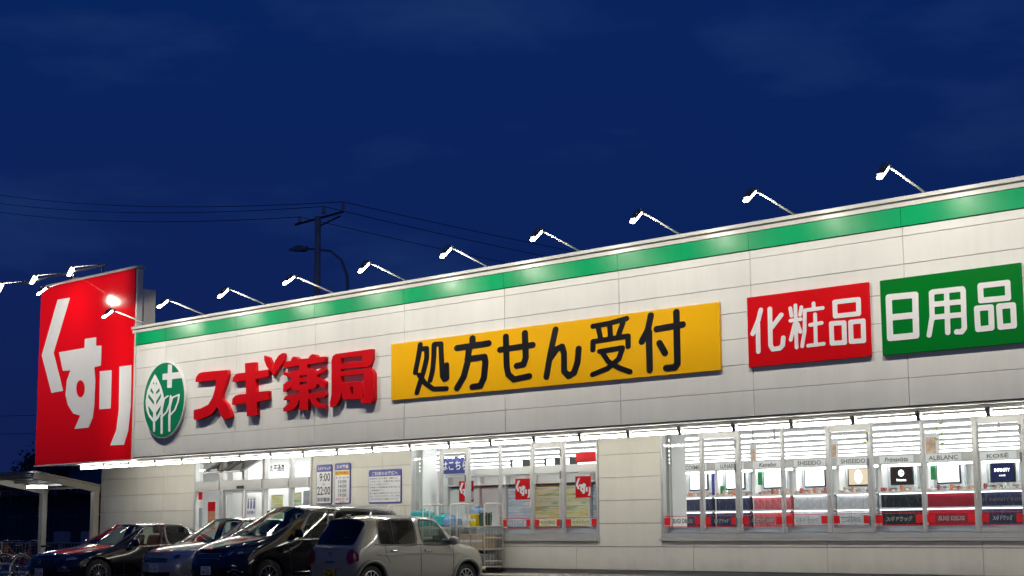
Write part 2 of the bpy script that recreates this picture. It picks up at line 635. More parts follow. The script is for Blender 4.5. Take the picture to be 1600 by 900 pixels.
# outlines of the big characters, in metres on the store front (x, z)
GLYPHS = {
 'sho':{'a':0.675,'s':[(0.101,[(1.192,5.064),(1.121,4.78),(1.033,4.486)]),(0.101,[(1.18,4.968),(1.388,4.967),(1.389,4.759),(1.282,4.473),(1.083,4.065)]),(0.101,[(1.154,4.429),(1.342,4.242),(1.6,4.106),(1.99,4.091)]),(0.101,[(1.618,5.028),(1.607,4.741),(1.568,4.479),(1.497,4.293)]),(0.101,[(1.63,5.032),(1.827,5.026),(1.842,4.723),(1.874,4.351),(1.932,4.281),(2.01,4.302),(2.002,4.578)])],'p':[],'h':[]},
 'hou':{'a':0.69,'s':[(0.126,[(2.774,5.053),(2.78,4.912)]),(0.126,[(2.315,4.896),(3.236,4.914)]),(0.126,[(2.674,4.875),(2.627,4.583),(2.513,4.296),(2.313,4.077)]),(0.126,[(2.627,4.642),(3.118,4.653),(3.15,4.542),(3.103,4.231),(2.998,4.081),(2.776,4.074)])],'p':[],'h':[]},
 'se':{'a':0.712,'s':[(0.119,[(3.568,4.756),(4.472,4.777)]),(0.119,[(3.735,5.005),(3.755,4.407),(3.797,4.249),(3.953,4.141),(4.373,4.177)]),(0.119,[(4.266,5.028),(4.285,4.543),(4.222,4.416),(4.036,4.403)])],'p':[],'h':[]},
 'n':{'a':0.737,'s':[(0.116,[(5.096,5.023),(4.952,4.576),(4.839,4.131)]),(0.116,[(4.921,4.449),(5.114,4.641),(5.263,4.68),(5.314,4.547),(5.308,4.204),(5.418,4.107),(5.564,4.152),(5.66,4.349),(5.693,4.601)])],'p':[],'h':[]},
 'uke':{'a':0.753,'s':[(0.096,[(6.067,4.993),(6.491,5.013),(6.907,5.061)]),(0.096,[(6.208,4.929),(6.25,4.774)]),(0.096,[(6.49,4.954),(6.503,4.785)]),(0.096,[(6.812,4.987),(6.708,4.788)]),(0.096,[(6.054,4.55),(6.062,4.706),(6.938,4.734),(6.933,4.54)]),(0.096,[(6.228,4.506),(6.791,4.527)]),(0.096,[(6.791,4.518),(6.699,4.331),(6.418,4.173),(6.039,4.088)]),(0.096,[(6.301,4.467),(6.437,4.301),(6.695,4.165),(6.967,4.075)])],'p':[],'h':[]},
 'tsuke':{'a':0.779,'s':[(0.118,[(7.49,5.058),(7.415,4.806),(7.265,4.602)]),(0.118,[(7.441,4.763),(7.44,4.069)]),(0.118,[(7.627,4.799),(8.228,4.825)]),(0.118,[(8.09,5.06),(8.091,4.141),(8.027,4.073),(7.829,4.076)]),(0.118,[(7.684,4.537),(7.805,4.353)])],'p':[],'h':[]},
 'ka':{'a':0.827,'s':[(0.079,[(9.953,4.915),(9.894,4.741),(9.766,4.52)]),(0.079,[(9.882,4.69),(9.876,4.206)]),(0.079,[(10.141,4.914),(10.135,4.292),(10.178,4.22),(10.323,4.225),(10.386,4.271),(10.403,4.396)]),(0.079,[(10.171,4.595),(10.376,4.788)])],'p':[],'h':[]},
 'shou':{'a':0.836,'s':[(0.063,[(10.564,4.883),(10.583,4.751)]),(0.063,[(10.669,4.92),(10.667,4.65),(10.666,4.21)]),(0.063,[(10.789,4.877),(10.757,4.751)]),(0.063,[(10.56,4.672),(10.767,4.677)]),(0.063,[(10.639,4.602),(10.552,4.349)]),(0.063,[(10.703,4.604),(10.754,4.465)]),(0.063,[(11.034,4.916),(11.037,4.832)]),(0.063,[(10.857,4.816),(11.212,4.822)]),(0.063,[(10.856,4.805),(10.839,4.466),(10.779,4.221)]),(0.063,[(11.059,4.729),(11.053,4.239)]),(0.063,[(10.952,4.563),(11.181,4.575)]),(0.063,[(10.899,4.219),(11.206,4.226)])],'p':[],'h':[]},
 'hin1':{'a':0.862,'s':[(0.079,[(11.452,4.894),(11.91,4.891),(11.905,4.659),(11.454,4.661),(11.452,4.894),(11.682,4.893)]),(0.079,[(11.37,4.547),(11.617,4.537),(11.617,4.212),(11.372,4.22),(11.37,4.547),(11.494,4.542)]),(0.079,[(11.744,4.534),(11.985,4.533),(11.98,4.212),(11.743,4.216),(11.744,4.534),(11.865,4.534)])],'p':[],'h':[]},
 'nichi':{'a':0.879,'s':[(0.1,[(12.477,4.865),(12.961,4.855),(12.95,4.208),(12.474,4.209),(12.477,4.865),(12.721,4.86)]),(0.1,[(12.476,4.538),(12.952,4.533)])],'p':[],'h':[]},
 'you':{'a':0.901,'s':[(0.083,[(13.264,4.84),(13.278,4.865),(13.79,4.859),(13.804,4.831),(13.796,4.247),(13.746,4.194),(13.66,4.202)]),(0.083,[(13.251,4.856),(13.246,4.478),(13.179,4.193)]),(0.083,[(13.518,4.856),(13.507,4.204)]),(0.083,[(13.249,4.67),(13.789,4.66)]),(0.083,[(13.245,4.466),(13.791,4.459)])],'p':[],'h':[]},
 'hin2':{'a':0.915,'s':[(0.087,[(14.099,4.873),(14.555,4.871),(14.554,4.637),(14.099,4.645),(14.099,4.873),(14.328,4.872)]),(0.087,[(14.021,4.53),(14.26,4.526),(14.255,4.21),(14.026,4.209),(14.021,4.53),(14.141,4.528)]),(0.087,[(14.395,4.524),(14.626,4.52),(14.627,4.209),(14.402,4.208),(14.395,4.524),(14.511,4.522)])],'p':[],'h':[]},
 'su':{'a':0.579,'s':[],'p':[[(-6.986,4.866),(-6.962,4.958),(-6.856,5.034),(-6.72,5.056),(-5.653,5.039),(-5.638,4.91),(-5.72,4.702),(-5.87,4.468),(-5.866,4.345),(-5.652,4.226),(-5.488,3.99),(-5.46,3.897),(-5.77,3.853),(-5.906,3.982),(-6.045,4.173),(-6.304,4.004),(-6.678,3.931),(-7.031,3.925),(-7.04,4.159),(-6.741,4.182),(-6.42,4.256),(-6.24,4.43),(-6.155,4.608),(-6.11,4.827),(-6.985,4.834)]],'h':[]},
 'gi':{'a':0.598,'s':[],'p':[[(-5.445,4.729),(-5.428,4.834),(-5.311,4.91),(-5.183,4.922),(-4.937,4.92),(-4.954,5.138),(-4.553,5.137),(-4.532,4.92),(-4.025,4.927),(-4.011,4.764),(-4.517,4.74),(-4.508,4.432),(-4.012,4.433),(-4.007,4.232),(-4.462,4.206),(-4.443,3.888),(-4.845,3.889),(-4.864,4.194),(-5.443,4.192),(-5.432,4.334),(-5.321,4.403),(-5.167,4.417),(-4.886,4.42),(-4.906,4.731)],[(-4.207,5.268),(-4.033,5.21),(-3.905,5.052),(-3.853,4.9),(-3.836,4.81),(-3.95,4.877),(-4.101,5.007),(-4.189,5.148)],[(-3.473,5.268),(-3.447,5.207),(-3.492,5.049),(-3.634,4.913),(-3.739,4.862),(-3.752,4.789),(-3.825,4.765),(-3.885,4.843),(-3.83,4.957),(-3.784,5.101),(-3.641,5.223)]],'h':[]},
 'yaku':{'a':0.615,'s':[],'p':[[(-3.457,5.013),(-3.416,5.052),(-3.312,5.059),(-3.181,5.062),(-3.158,5.117),(-3.073,5.152),(-2.97,5.138),(-2.9,5.075),(-2.527,5.067),(-2.488,5.116),(-2.394,5.15),(-2.277,5.13),(-2.209,5.069),(-1.928,5.061),(-1.926,4.947),(-2.592,4.932),(-3.344,4.926),(-3.449,4.938)],[(-3.151,4.811),(-2.861,4.831),(-2.847,4.973),(-2.575,4.966),(-2.573,4.831),(-2.422,4.824),(-2.287,4.768),(-2.219,4.681),(-2.231,4.434),(-2.313,4.377),(-2.58,4.364),(-3.056,4.374),(-3.143,4.432)],[(-3.464,4.834),(-3.133,4.767),(-3.114,4.661),(-3.462,4.759)],[(-3.457,4.537),(-3.267,4.608),(-3.128,4.557),(-3.127,4.483),(-3.4,4.365),(-3.453,4.368)],[(-2.26,4.741),(-1.957,4.836),(-1.923,4.741),(-2.219,4.67)],[(-2.225,4.629),(-1.919,4.505),(-1.916,4.331),(-2.215,4.474)],[(-3.448,4.178),(-3.381,4.258),(-3.26,4.282),(-1.915,4.279),(-1.913,4.157),(-2.476,4.15),(-3.12,4.169)],[(-2.852,4.392),(-2.53,4.371),(-2.521,3.905),(-2.842,3.923)],[(-2.842,4.266),(-2.896,4.061),(-3.08,3.937),(-3.442,3.921),(-3.444,3.999),(-3.256,4.083),(-3.121,4.2)],[(-2.517,4.225),(-2.242,4.146),(-2.191,4.04),(-1.91,3.979),(-1.909,3.905),(-2.172,3.926),(-2.406,4.032)]],'h':[[(-2.851,4.701),(-2.587,4.699),(-2.586,4.649),(-2.85,4.651)],[(-2.848,4.55),(-2.584,4.549),(-2.583,4.495),(-2.847,4.496)]]},
 'kyoku':{'a':0.642,'s':[],'p':[[(-1.704,4.951),(-1.666,5.04),(-1.553,5.086),(-0.319,5.096),(-0.323,4.863),(-0.378,4.757),(-0.455,4.713),(-0.33,4.654),(-0.252,4.559),(-0.238,4.023),(-0.277,3.956),(-0.369,3.928),(-0.679,3.95),(-0.68,4.04),(-1.313,4.065),(-1.347,4.253),(-1.393,4.094),(-1.52,3.95),(-1.729,3.915),(-1.747,4.014),(-1.692,4.194)]],'h':[[(-1.38,4.976),(-0.635,4.976),(-0.634,4.859),(-1.378,4.856)],[(-1.377,4.742),(-0.455,4.721),(-0.408,4.706),(-0.454,4.689),(-1.376,4.681)],[(-1.374,4.583),(-0.584,4.579),(-0.565,4.043),(-0.63,4.027),(-0.644,4.367),(-0.685,4.426),(-1.35,4.431)],[(-1.058,4.325),(-0.935,4.323),(-0.923,4.165),(-1.037,4.164)]]},
 'oval':{'a':0.557,'s':[],'p':[[(-7.457,4.514),(-7.467,4.636),(-7.492,4.756),(-7.532,4.871),(-7.587,4.981),(-7.654,5.082),(-7.735,5.173),(-7.826,5.253),(-7.927,5.321),(-8.036,5.374),(-8.151,5.413),(-8.271,5.436),(-8.393,5.442),(-8.515,5.432),(-8.634,5.406),(-8.75,5.364),(-8.86,5.307),(-8.961,5.235),(-9.053,5.15),(-9.133,5.053),(-9.2,4.946),(-9.252,4.831),(-9.29,4.711),(-9.311,4.586),(-9.316,4.459),(-9.304,4.333),(-9.277,4.21),(-9.234,4.092),(-9.175,3.982),(-9.104,3.88),(-9.019,3.789),(-8.924,3.71),(-8.82,3.645),(-8.709,3.595),(-8.592,3.56),(-8.472,3.542),(-8.351,3.539),(-8.23,3.553),(-8.113,3.582),(-8.0,3.627),(-7.894,3.686),(-7.796,3.758),(-7.709,3.842),(-7.632,3.938),(-7.569,4.042),(-7.519,4.153),(-7.483,4.271),(-7.462,4.391)]],'h':[]},
 'leafcross':{'a':0.559,'s':[(0.058,[(-8.786,3.973),(-8.775,3.733)]),(0.058,[(-8.452,4.075),(-8.429,3.664)]),(0.058,[(-8.102,4.104),(-8.093,3.705)]),(0.041,[(-8.191,4.574),(-8.36,4.513),(-8.439,4.266),(-8.452,4.063),(-8.229,4.183),(-8.097,4.389),(-8.071,4.566)]),(0.041,[(-7.702,4.574),(-7.996,4.521),(-8.089,4.294),(-8.096,4.08),(-7.864,4.21),(-7.729,4.415),(-7.702,4.574)])],'p':[[(-8.225,5.36),(-8.045,5.346),(-8.036,5.139),(-7.675,5.142),(-7.559,4.977),(-8.033,4.981),(-8.024,4.766),(-8.229,4.772),(-8.239,4.986),(-8.454,4.987),(-8.461,5.144),(-8.224,5.141)],[(-8.802,5.163),(-8.97,4.998),(-9.136,4.766),(-9.203,4.504),(-9.157,4.283),(-9.038,4.107),(-8.856,3.972),(-8.725,3.965),(-8.598,4.035),(-8.453,4.195),(-8.377,4.406),(-8.385,4.598),(-8.503,4.822),(-8.665,5.025)]],'h':[[(-8.838,4.989),(-8.901,4.933),(-8.824,4.887)],[(-8.962,4.833),(-8.842,4.711),(-8.839,4.646),(-9.002,4.746)],[(-9.079,4.685),(-8.814,4.48),(-8.809,4.379),(-9.096,4.594)],[(-9.096,4.4),(-8.836,4.192),(-8.838,4.048),(-9.019,4.178)],[(-8.75,4.978),(-8.686,4.918),(-8.745,4.867)],[(-8.585,4.808),(-8.559,4.717),(-8.743,4.64),(-8.737,4.704)],[(-8.492,4.67),(-8.504,4.557),(-8.722,4.373),(-8.713,4.474)],[(-8.496,4.365),(-8.516,4.246),(-8.682,4.076),(-8.713,4.185)]]},
 'ku':{'a':0.513,'s':[],'p':[[(-13.828,7.58),(-13.166,7.568),(-13.952,6.124),(-13.36,5.037),(-13.987,5.021),(-14.592,6.102)]],'h':[]},
 'tsu':{'a':0.524,'s':[],'p':[[(-13.651,6.111),(-12.322,6.119),(-12.305,6.362),(-11.738,6.356),(-11.724,6.124),(-11.454,6.112),(-11.454,5.577),(-11.784,5.564),(-11.711,5.203),(-11.724,4.55),(-11.788,4.228),(-11.981,3.977),(-12.697,3.974),(-12.422,4.317),(-12.799,4.392),(-13.083,4.63),(-13.232,4.917),(-13.182,5.305),(-13.004,5.572),(-13.418,5.585)]],'h':[[(-12.233,5.019),(-12.244,5.08),(-12.27,5.137),(-12.308,5.188),(-12.357,5.228),(-12.412,5.255),(-12.47,5.267),(-12.528,5.263),(-12.58,5.243),(-12.625,5.209),(-12.657,5.163),(-12.676,5.109),(-12.68,5.049),(-12.669,4.988),(-12.643,4.93),(-12.604,4.88),(-12.555,4.84),(-12.5,4.813),(-12.441,4.802),(-12.384,4.806),(-12.332,4.826),(-12.288,4.86),(-12.255,4.905),(-12.237,4.96)]]},
 'ri':{'a':0.537,'s':[],'p':[[(-11.497,5.433),(-10.915,5.418),(-10.91,4.422),(-11.47,4.427)],[(-10.538,5.486),(-9.964,5.48),(-9.94,4.446),(-10.025,3.819),(-10.211,3.448),(-10.877,3.46),(-10.598,3.846),(-10.507,4.373)]],'h':[]},
}

# ------------------------------------------------------------------ ground
WALL_Y = 1.93          # face of the lower wall; the sign wall above stands out to y = 0
g = MB()
g.add([(-400, -60, 0), (200, -60, 0), (200, 400, 0), (-400, 400, 0)], [(0, 1, 2, 3)])
tag(g.build('ground', 'asphalt'), kind='structure')
a = MB().box((-14.6, 0.75, -0.05), (20, 2.3, 0.33))
tag(a.build('pavement', 'apron_concrete'), kind='structure')
k = MB()
x = -14.6
while x < 20:
    k.box((x, 0.52, -0.05), (x + 0.59, 0.74, 0.155))
    x += 0.6
tag(k.build('kerb', 'kerb_concrete'), kind='structure')
pm = MB()
for x in (-7.05, -4.55, -2.05, 0.45, 2.95, 5.45, 7.95, 10.45, 12.95):
    pm.box((x - 0.06, -4.9, 0.001), (x + 0.06, 0.45, 0.005))
tag(pm.build('parking_lines', 'road_paint'), kind='structure')

# ------------------------------------------------------------------ the drugstore
B = thing('drugstore_building', 'long white single-storey store with green roof band and glazed shop front', 'building', (0, 0, 0))
XL, XR, YB = -14.6, 18.81, 16.0
core = MB()
core.box((-9.83, 0.03, 3.10), (XR, 0.30, 6.29))            # backing of the sign wall
core.box((-9.83, 0.30, 3.30), (XR, WALL_Y + 0.25, 3.42))   # deck over the soffit
core.box((XL, WALL_Y + 0.03, 0.36), (-9.93, WALL_Y + 0.25, 3.30))
core.box((-4.95, WALL_Y + 0.03, 0.36), (-1.33, WALL_Y + 0.25, 3.30))
core.box((4.36, WALL_Y + 0.03, 0.36), (6.0, WALL_Y + 0.25, 3.30))
core.box((-1.33, WALL_Y + 0.03, 0.36), (4.36, WALL_Y + 0.25, 0.99))
core.box((6.0, WALL_Y + 0.03, 0.36), (XR, WALL_Y + 0.25, 0.99))
core.build('wall', 'joint_sealant', B)
rv = MB()
rv.box((-1.33, WALL_Y + 0.26, 0.36), (-1.24, 2.62, 3.235))
rv.box((6.0, WALL_Y + 0.26, 0.36), (6.06, 2.62, 3.235))
rv.box((-4.93, WALL_Y + 0.26, 0.36), (-4.84, 3.58, 3.235))
sh = MB()
sh.box((XL, YB, 0.3), (XR, YB + 0.2, 3.9))
sh.box((XL, WALL_Y + 0.26, 0.3), (XL + 0.18, YB, 3.9))
sh.box((XR - 0.18, WALL_Y + 0.26, 0.3), (XR, YB, 3.9))
mat('room_white', (0.80, 0.80, 0.79), 0.7, var=0.02)
rv.build('room_return', 'room_white', B)
sh.build('room_wall', 'room_white', B)
rf = MB()
rf.box((XL, WALL_Y + 0.26, 3.92), (XR, YB + 0.2, 4.05))
rf.build('roof', 'roof_sheet', B)
cl = MB()
cl.box((XL, WALL_Y + 0.27, 3.24), (XR, YB - 0.02, 3.30))
mat('ceiling_board', (0.62, 0.62, 0.62), 0.8, var=0.03)
cl.build('ceiling', 'ceiling_board', B)
fl = MB()
fl.box((XL + 0.2, WALL_Y + 0.26, 0.30), (XR - 0.2, YB - 0.02, 0.36))
mat('shop_floor', (0.62, 0.62, 0.60), 0.25, var=0.04)
fl.build('floor', 'shop_floor', B)
sf = MB()
sf.box((-14.70, 0.02, 3.075), (XR, WALL_Y + 0.02, 3.098))
sf.build('soffit', 'soffit', B)
fd = MB()
fd.box((XL, WALL_Y + 0.035, 0.28), (XR, WALL_Y + 0.2, 0.415))
fd.build('foundation', 'kerb_concrete', B)
dr = MB()
dr.box((XL, WALL_Y - 0.008, 0.412), (-9.93, WALL_Y + 0.03, 0.426))
dr.box((-4.95, WALL_Y - 0.008, 0.412), (XR, WALL_Y + 0.03, 0.426))
dr.build('drip_flashing', 'aluminium_dark', B)
GAP = 0.009


def boards(x0, x1, z0, z1, jx, jz, y, m):
    xs = [x0] + [j for j in jx if x0 + 0.05 < j < x1 - 0.05] + [x1]
    zs = [z0] + [j for j in jz if z0 + 0.03 < j < z1 - 0.03] + [z1]
    for i in range(len(xs) - 1):
        for j in range(len(zs) - 1):
            boxpart('wall_board', (xs[i] + GAP / 2, y + random.uniform(-0.0012, 0.0012), zs[j] + GAP / 2),
                    (xs[i + 1] - GAP / 2, y + 0.03 - 0.001, zs[j + 1] - GAP / 2), m, B, 0.003)


JXU = [-8.46 + 3.03 * k for k in range(10)]
JZU = [3.5545 + 0.455 * k for k in range(7)]
boards(-9.83, XR, 3.112, 5.985, JXU, JZU, 0.0, 'siding_pale')
JXL = [3.7277 + 3.03 * k for k in range(-7, 6)]
JZL = [0.8793 + 0.455 * k for k in range(6)]
boards(XL, -9.93, 0.43, 3.072, JXL, JZL, WALL_Y, 'siding_beige')
boards(-4.95, -1.33, 0.43, 3.072, JXL, JZL, WALL_Y, 'siding_beige')
boards(4.36, 6.0, 0.882, 3.072, [], JZL, WALL_Y, 'siding_beige')
boards(-1.33, 4.36, 0.882, 0.985, JXL, [], WALL_Y, 'siding_beige')
boards(6.0, XR, 0.882, 0.985, JXL, [], WALL_Y, 'siding_beige')
boards(-1.33, XR, 0.43, 0.877, JXL, [], WALL_Y, 'siding_beige')
# green band in sheets, cap above
gx = [-9.83] + [j for j in JXU if j > -9] + [XR]
for i in range(len(gx) - 1):
    if gx[i + 1] - gx[i] > 0.1:
        boxpart('band_panel', (gx[i] + 0.003, -0.035, 5.985), (gx[i + 1] - 0.003, 0.029, 6.292), 'green_band', B, 0.003)
cp = MB()
cp.box((-9.95, -0.10, 6.392), (XR, 0.36, 6.455))
cp.box((-9.95, -0.06, 6.296), (XR, 0.34, 6.366))
cp.build('parapet_cap', 'cap_metal', B, bevel=0.004)
MB().box((-9.94, -0.045, 6.366), (XR, 0.32, 6.392)).build('cap_groove', 'cap_groove', B)
MB().box((-9.83, -0.012, 3.088), (XR, 0.029, 3.110)).build('wall_drip', 'dark_metal', B)
# light rail under the edge of the sign wall
MB().box((-12.75, 0.10, 3.03), (XR, 0.22, 3.074)).build('light_rail', 'cap_metal', B)

# sign tower at the left end
TW = MB()
TW.box((-14.70, 0.02, 3.10), (-9.90, 0.155, 7.97))
TW.box((-14.68, 0.16, 3.12), (-9.86, 0.55, 7.47))
TW.build('tower_wall', 'siding_beige', B, bevel=0.004)
tc_ = MB()
tc_.box((-14.80, -0.06, 8.00), (-9.80, 0.19, 8.06))
tc_.box((-9.895, -0.03, 3.10), (-9.835, 0.15, 7.985))
tc_.box((-14.80, -0.06, 3.03), (-9.83, 0.16, 3.068))
tc_.build('tower_trim', 'white_metal', B, bevel=0.004)

# ---- windows
mat('film_white', (0.80, 0.82, 0.83), 0.6)
mat('film_pale', (0.55, 0.60, 0.66), 0.6, var=0.08, vscale=3)
mat('decal_red', (0.62, 0.005, 0.01), 0.45)


def window(x0, x1, z0, z1, mulls, wide, name, label):
    # outer frame is the part; posts, panes and sill below it
    f = MB()
    f.box((x0, WALL_Y - 0.02, z0), (x0 + 0.05, WALL_Y + 0.10, z1))
    f.box((x1 - 0.05, WALL_Y - 0.02, z0), (x1, WALL_Y + 0.10, z1))
    f.box((x0 + 0.05, WALL_Y - 0.02, z0), (x1 - 0.05, WALL_Y + 0.10, z0 + 0.085))
    f.box((x0 + 0.05, WALL_Y - 0.02, z1 - 0.035), (x1 - 0.05, WALL_Y + 0.10, z1))
    w = f.build(name, 'aluminium', B, bevel=0.004)
    w['label'] = label
    s = MB().box((x0 - 0.02, WALL_Y - 0.07, z0 - 0.055), (x1 + 0.02, WALL_Y + 0.08, z0 - 0.002))
    s.build('sill', 'aluminium', w, bevel=0.005)
    MB().box((x0 + 0.052, WALL_Y + 0.13, z0 + 0.01), (x1 - 0.052, WALL_Y + 0.15, z0 + 0.20)).build('lower_panel', 'film_pale', w)
    edges = [x0 + 0.05]
    for (c, wd) in mulls:
        wd -= 0.035
        boxpart('mullion', (c - wd / 2, WALL_Y - 0.035, z0 + 0.0855), (c + wd / 2, WALL_Y + 0.045, z1 - 0.036), 'aluminium', w, 0.004)
        edges += [c - wd / 2, c + wd / 2]
    edges.append(x1 - 0.05)
    for i in range(0, len(edges), 2):
        p0, p1 = edges[i], edges[i + 1]
        sash = (i // 2) in wide
        zz0, zz1 = z0 + 0.086, z1 - 0.036
        if sash:      # opening casement: own rails top and bottom
            q = MB()
            q.box((p0 + 0.001, WALL_Y - 0.03, zz0), (p1 - 0.001, WALL_Y + 0.03, zz0 + 0.075))
            MB().box((p0 + 0.001, WALL_Y - 0.03, zz1 - 0.13), (p1 - 0.001, WALL_Y + 0.03, zz1)).build('casement_rail', 'aluminium', w, bevel=0.003)
            for hz in (zz1 - 0.25, (zz0 + zz1) / 2 + 0.25, zz0 + 0.2):
                MB().box((p1 + 0.005, WALL_Y - 0.055, hz - 0.08), (p1 + 0.035, WALL_Y - 0.036, hz + 0.08)).build('hinge', 'aluminium_dark', w)
            q.build('casement_rail', 'aluminium', w, bevel=0.003)
            h = MB()
            h.tube([(p0 - 0.03, WALL_Y - 0.036, z0 + 0.75), (p0 - 0.03, WALL_Y - 0.075, z0 + 0.75)], 0.016)
            h.tube([(p0 - 0.03, WALL_Y - 0.075, z0 + 0.77), (p0 - 0.03, WALL_Y - 0.075, z0 + 0.64)], 0.011)
            h.build('handle', 'white_metal', w)
            zz0 += 0.075
            zz1 -= 0.13
        boxpart('pane', (p0, WALL_Y + 0.012, zz0), (p1, WALL_Y + 0.018, zz1), 'window_glass', w)
    return w, edges


W2, E2 = window(-1.33, 4.36, 1.05, 3.07, [(-0.34, 0.12), (0.53, 0.16), (1.535, 0.09), (2.50, 0.12), (3.38, 0.14)], (1, 4), 'window',
                'wide shop window left of the blank beige wall panel')
W3, E3 = window(6.0, 17.0, 1.05, 3.07, [(7.01, 0.12), (7.87, 0.15), (8.88, 0.09), (9.88, 0.13), (10.74, 0.13), (11.77, 0.09), (12.77, 0.13), (13.62, 0.13),
                                       (14.6, 0.09), (15.6, 0.13)], (1, 4, 7), 'window', 'long shop window in front of the cosmetics counters')
# lettered safety band stuck on the glass
DEC = ['SUGI DRUG', 'スギドラッグ']


def band(w, edges, start, skip=()):
    n = start
    for i in range(0, len(edges), 2):
        p0, p1 = edges[i] + 0.01, edges[i + 1] - 0.01
        if i // 2 in skip or p0 > 15:
            continue
        y = WALL_Y + 0.006
        q = MB()
        for z in (1.262, 1.462):
            q.box((p0, y, z - 0.006), (p1, y + 0.003, z + 0.006))
        sq = min(0.145, (p1 - p0) * 0.17)
        q.box((p0, y - 0.001, 1.295), (p0 + sq, y + 0.003, 1.435))
        q.box((p1 - sq, y - 0.001, 1.295), (p1, y + 0.003, 1.435))
        q.build('red_decal', 'decal_red', w)
        for b_, m_, dy in ((0.045, 'film_white', 0.002), (0.010, 'logo_dark', -0.001)):
            text('decal_lettering', DEC[n % 2], p0 + sq + 0.06, 1.322, y + dy, 0.088, m_, w, width=p1 - p0 - 2 * sq - 0.12, bold=b_)
        n += 1


mat('logo_dark', (0.03, 0.07, 0.05), 0.5)
band(W2, E2, 1, (0, 1, 2))
band(W3, E3, 0)

# ---- glazed entrance (x -9.93 .. -4.95)
en = MB()
for x0, x1 in ((-9.93, -9.84), (-6.93, -6.83), (-5.84, -5.75), (-5.02, -4.95), (-8.77, -8.62)):
    en.box((x0, WALL_Y - 0.03, 0.34), (x1, WALL_Y + 0.10, 3.07))
en.box((-9.84, WALL_Y - 0.06, 2.285), (-8.77, WALL_Y + 0.12, 2.525))
en.box((-8.62, WALL_Y - 0.06, 2.285), (-6.93, WALL_Y + 0.12, 2.525))
en.box((-6.83, WALL_Y - 0.06, 2.285), (-5.84, WALL_Y + 0.12, 2.525))
en.box((-5.75, WALL_Y - 0.06, 2.285), (-5.02, WALL_Y + 0.12, 2.525))
en.box((-7.80, WALL_Y - 0.03, 2.526), (-7.70, WALL_Y + 0.10, 3.07))
EN = en.build('entrance', 'aluminium', B, bevel=0.004)
EN['label'] = 'glazed entrance with sliding doors behind the parked cars'
for x0, x1, z0, z1 in ((-9.84, -8.77, 2.525, 3.07), (-6.83, -5.84, 2.525, 3.07), (-5.75, -5.02, 2.525, 3.07), (-9.84, -8.77, 0.40, 2.285), (-6.83, -5.84, 0.40, 2.285), (-5.75, -5.02, 0.40, 2.285)):
    boxpart('pane', (x0, WALL_Y + 0.02, z0), (x1, WALL_Y + 0.026, z1), 'window_glass', EN)
for x0, x1 in ((-8.61, -7.80), (-7.74, -6.94)):
    d = MB()
    d.box((x0, WALL_Y + 0.03, 0.36), (x0 + 0.07, WALL_Y + 0.07, 2.275))
    d.box((x1 - 0.07, WALL_Y + 0.03, 0.36), (x1, WALL_Y + 0.07, 2.275))
    d.box((x0 + 0.07, WALL_Y + 0.03, 2.20), (x1 - 0.07, WALL_Y + 0.07, 2.275))
    d.box((x0 + 0.07, WALL_Y + 0.03, 0.36), (x1 - 0.07, WALL_Y + 0.07, 0.50))
    d = d.build('sliding_door', 'aluminium', EN, bevel=0.004)
    boxpart('door_pane', (x0 + 0.07, WALL_Y + 0.045, 0.50), (x1 - 0.07, WALL_Y + 0.051, 2.20), 'window_glass', EN)
MB().box((-7.93, WALL_Y - 0.10, 2.31), (-7.66, WALL_Y - 0.062, 2.38)).build('door_sensor', 'sign_black', EN, bevel=0.006)
glass('vent_glass', (0.22, 0.21, 0.20), 1.9)
# top-hung vent sashes, pushed open
for x0, x1 in ((-8.60, -7.81), (-7.69, -6.95)):
    ang = math.radians(62)
    dy, dz = -math.sin(ang) * 0.70, -math.cos(ang) * 0.70
    p = lambda s, t, o=0.0: (x0 + (x1 - x0) * s, WALL_Y - 0.03 + dy * t + o * math.cos(ang), 3.04 + dz * t - o * math.sin(ang))
    f = MB()
    for s0, t0, s1, t1 in ((0, 0, 1, 0), (0, 1, 1, 1), (0, 0, 0, 1), (1, 0, 1, 1)):
        f.bar(p(s0, t0), p(s1, t1), 0.075, 0.045)
    sash = f.build('vent_sash', 'aluminium_dark', EN)
    MB().add([p(0.03, 0.03), p(0.97, 0.03), p(0.97, 0.97), p(0.03, 0.97)], [(3, 2, 1, 0)]).build('vent_pane', 'vent_glass', EN)
text('shop_lettering', '太平通店', -6.69, 2.70, WALL_Y + 0.012, 0.17, 'sign_black', EN, width=0.62, bold=0.02)

# ------------------------------------------------------------------ signs
mat('sign_edge', (0.70, 0.70, 0.68), 0.4)


def board_sign(name, label, x0, x1, z0, z1, y, m, cat='sign', depth=0.04, base='panel'):
    t = thing(name, label, cat, ((x0 + x1) / 2, y, z0))
    MB().box((x0, y, z0), (x1, y + depth, z1)).build(base, m, t, bevel=0.004)
    return t


S1 = board_sign('sign_board', 'long yellow sign with black rounded characters on the store front', 0.25, 9.05, 3.95, 5.15, -0.04, 'sign_yellow', depth=0.038)
for k in ('sho', 'hou', 'se', 'n', 'uke', 'tsuke'):
    glyph(k, -0.046, 0.005, 'sign_black', S1)
S2 = board_sign('sign_board', 'red sign with three white characters between the yellow and green signs', 9.66, 12.105, 3.95, 5.157, -0.04, 'sign_red2', depth=0.038)
for k in ('ka', 'shou', 'hin1'):
    glyph(k, -0.046, 0.005, 'sign_white', S2)
S3 = board_sign('sign_board', 'green sign with three white characters at the right end of the store front', 12.32, 14.78, 3.94, 5.153, -0.04, 'sign_green', depth=0.038)
for k in ('nichi', 'you', 'hin2'):
    glyph(k, -0.046, 0.005, 'sign_white', S3)
S4 = board_sign('tower_sign', 'tall glossy red tower sign with big white characters at the left end', -14.76, -9.90, 3.07, 7.995, -0.05, 'sign_red', depth=0.065)
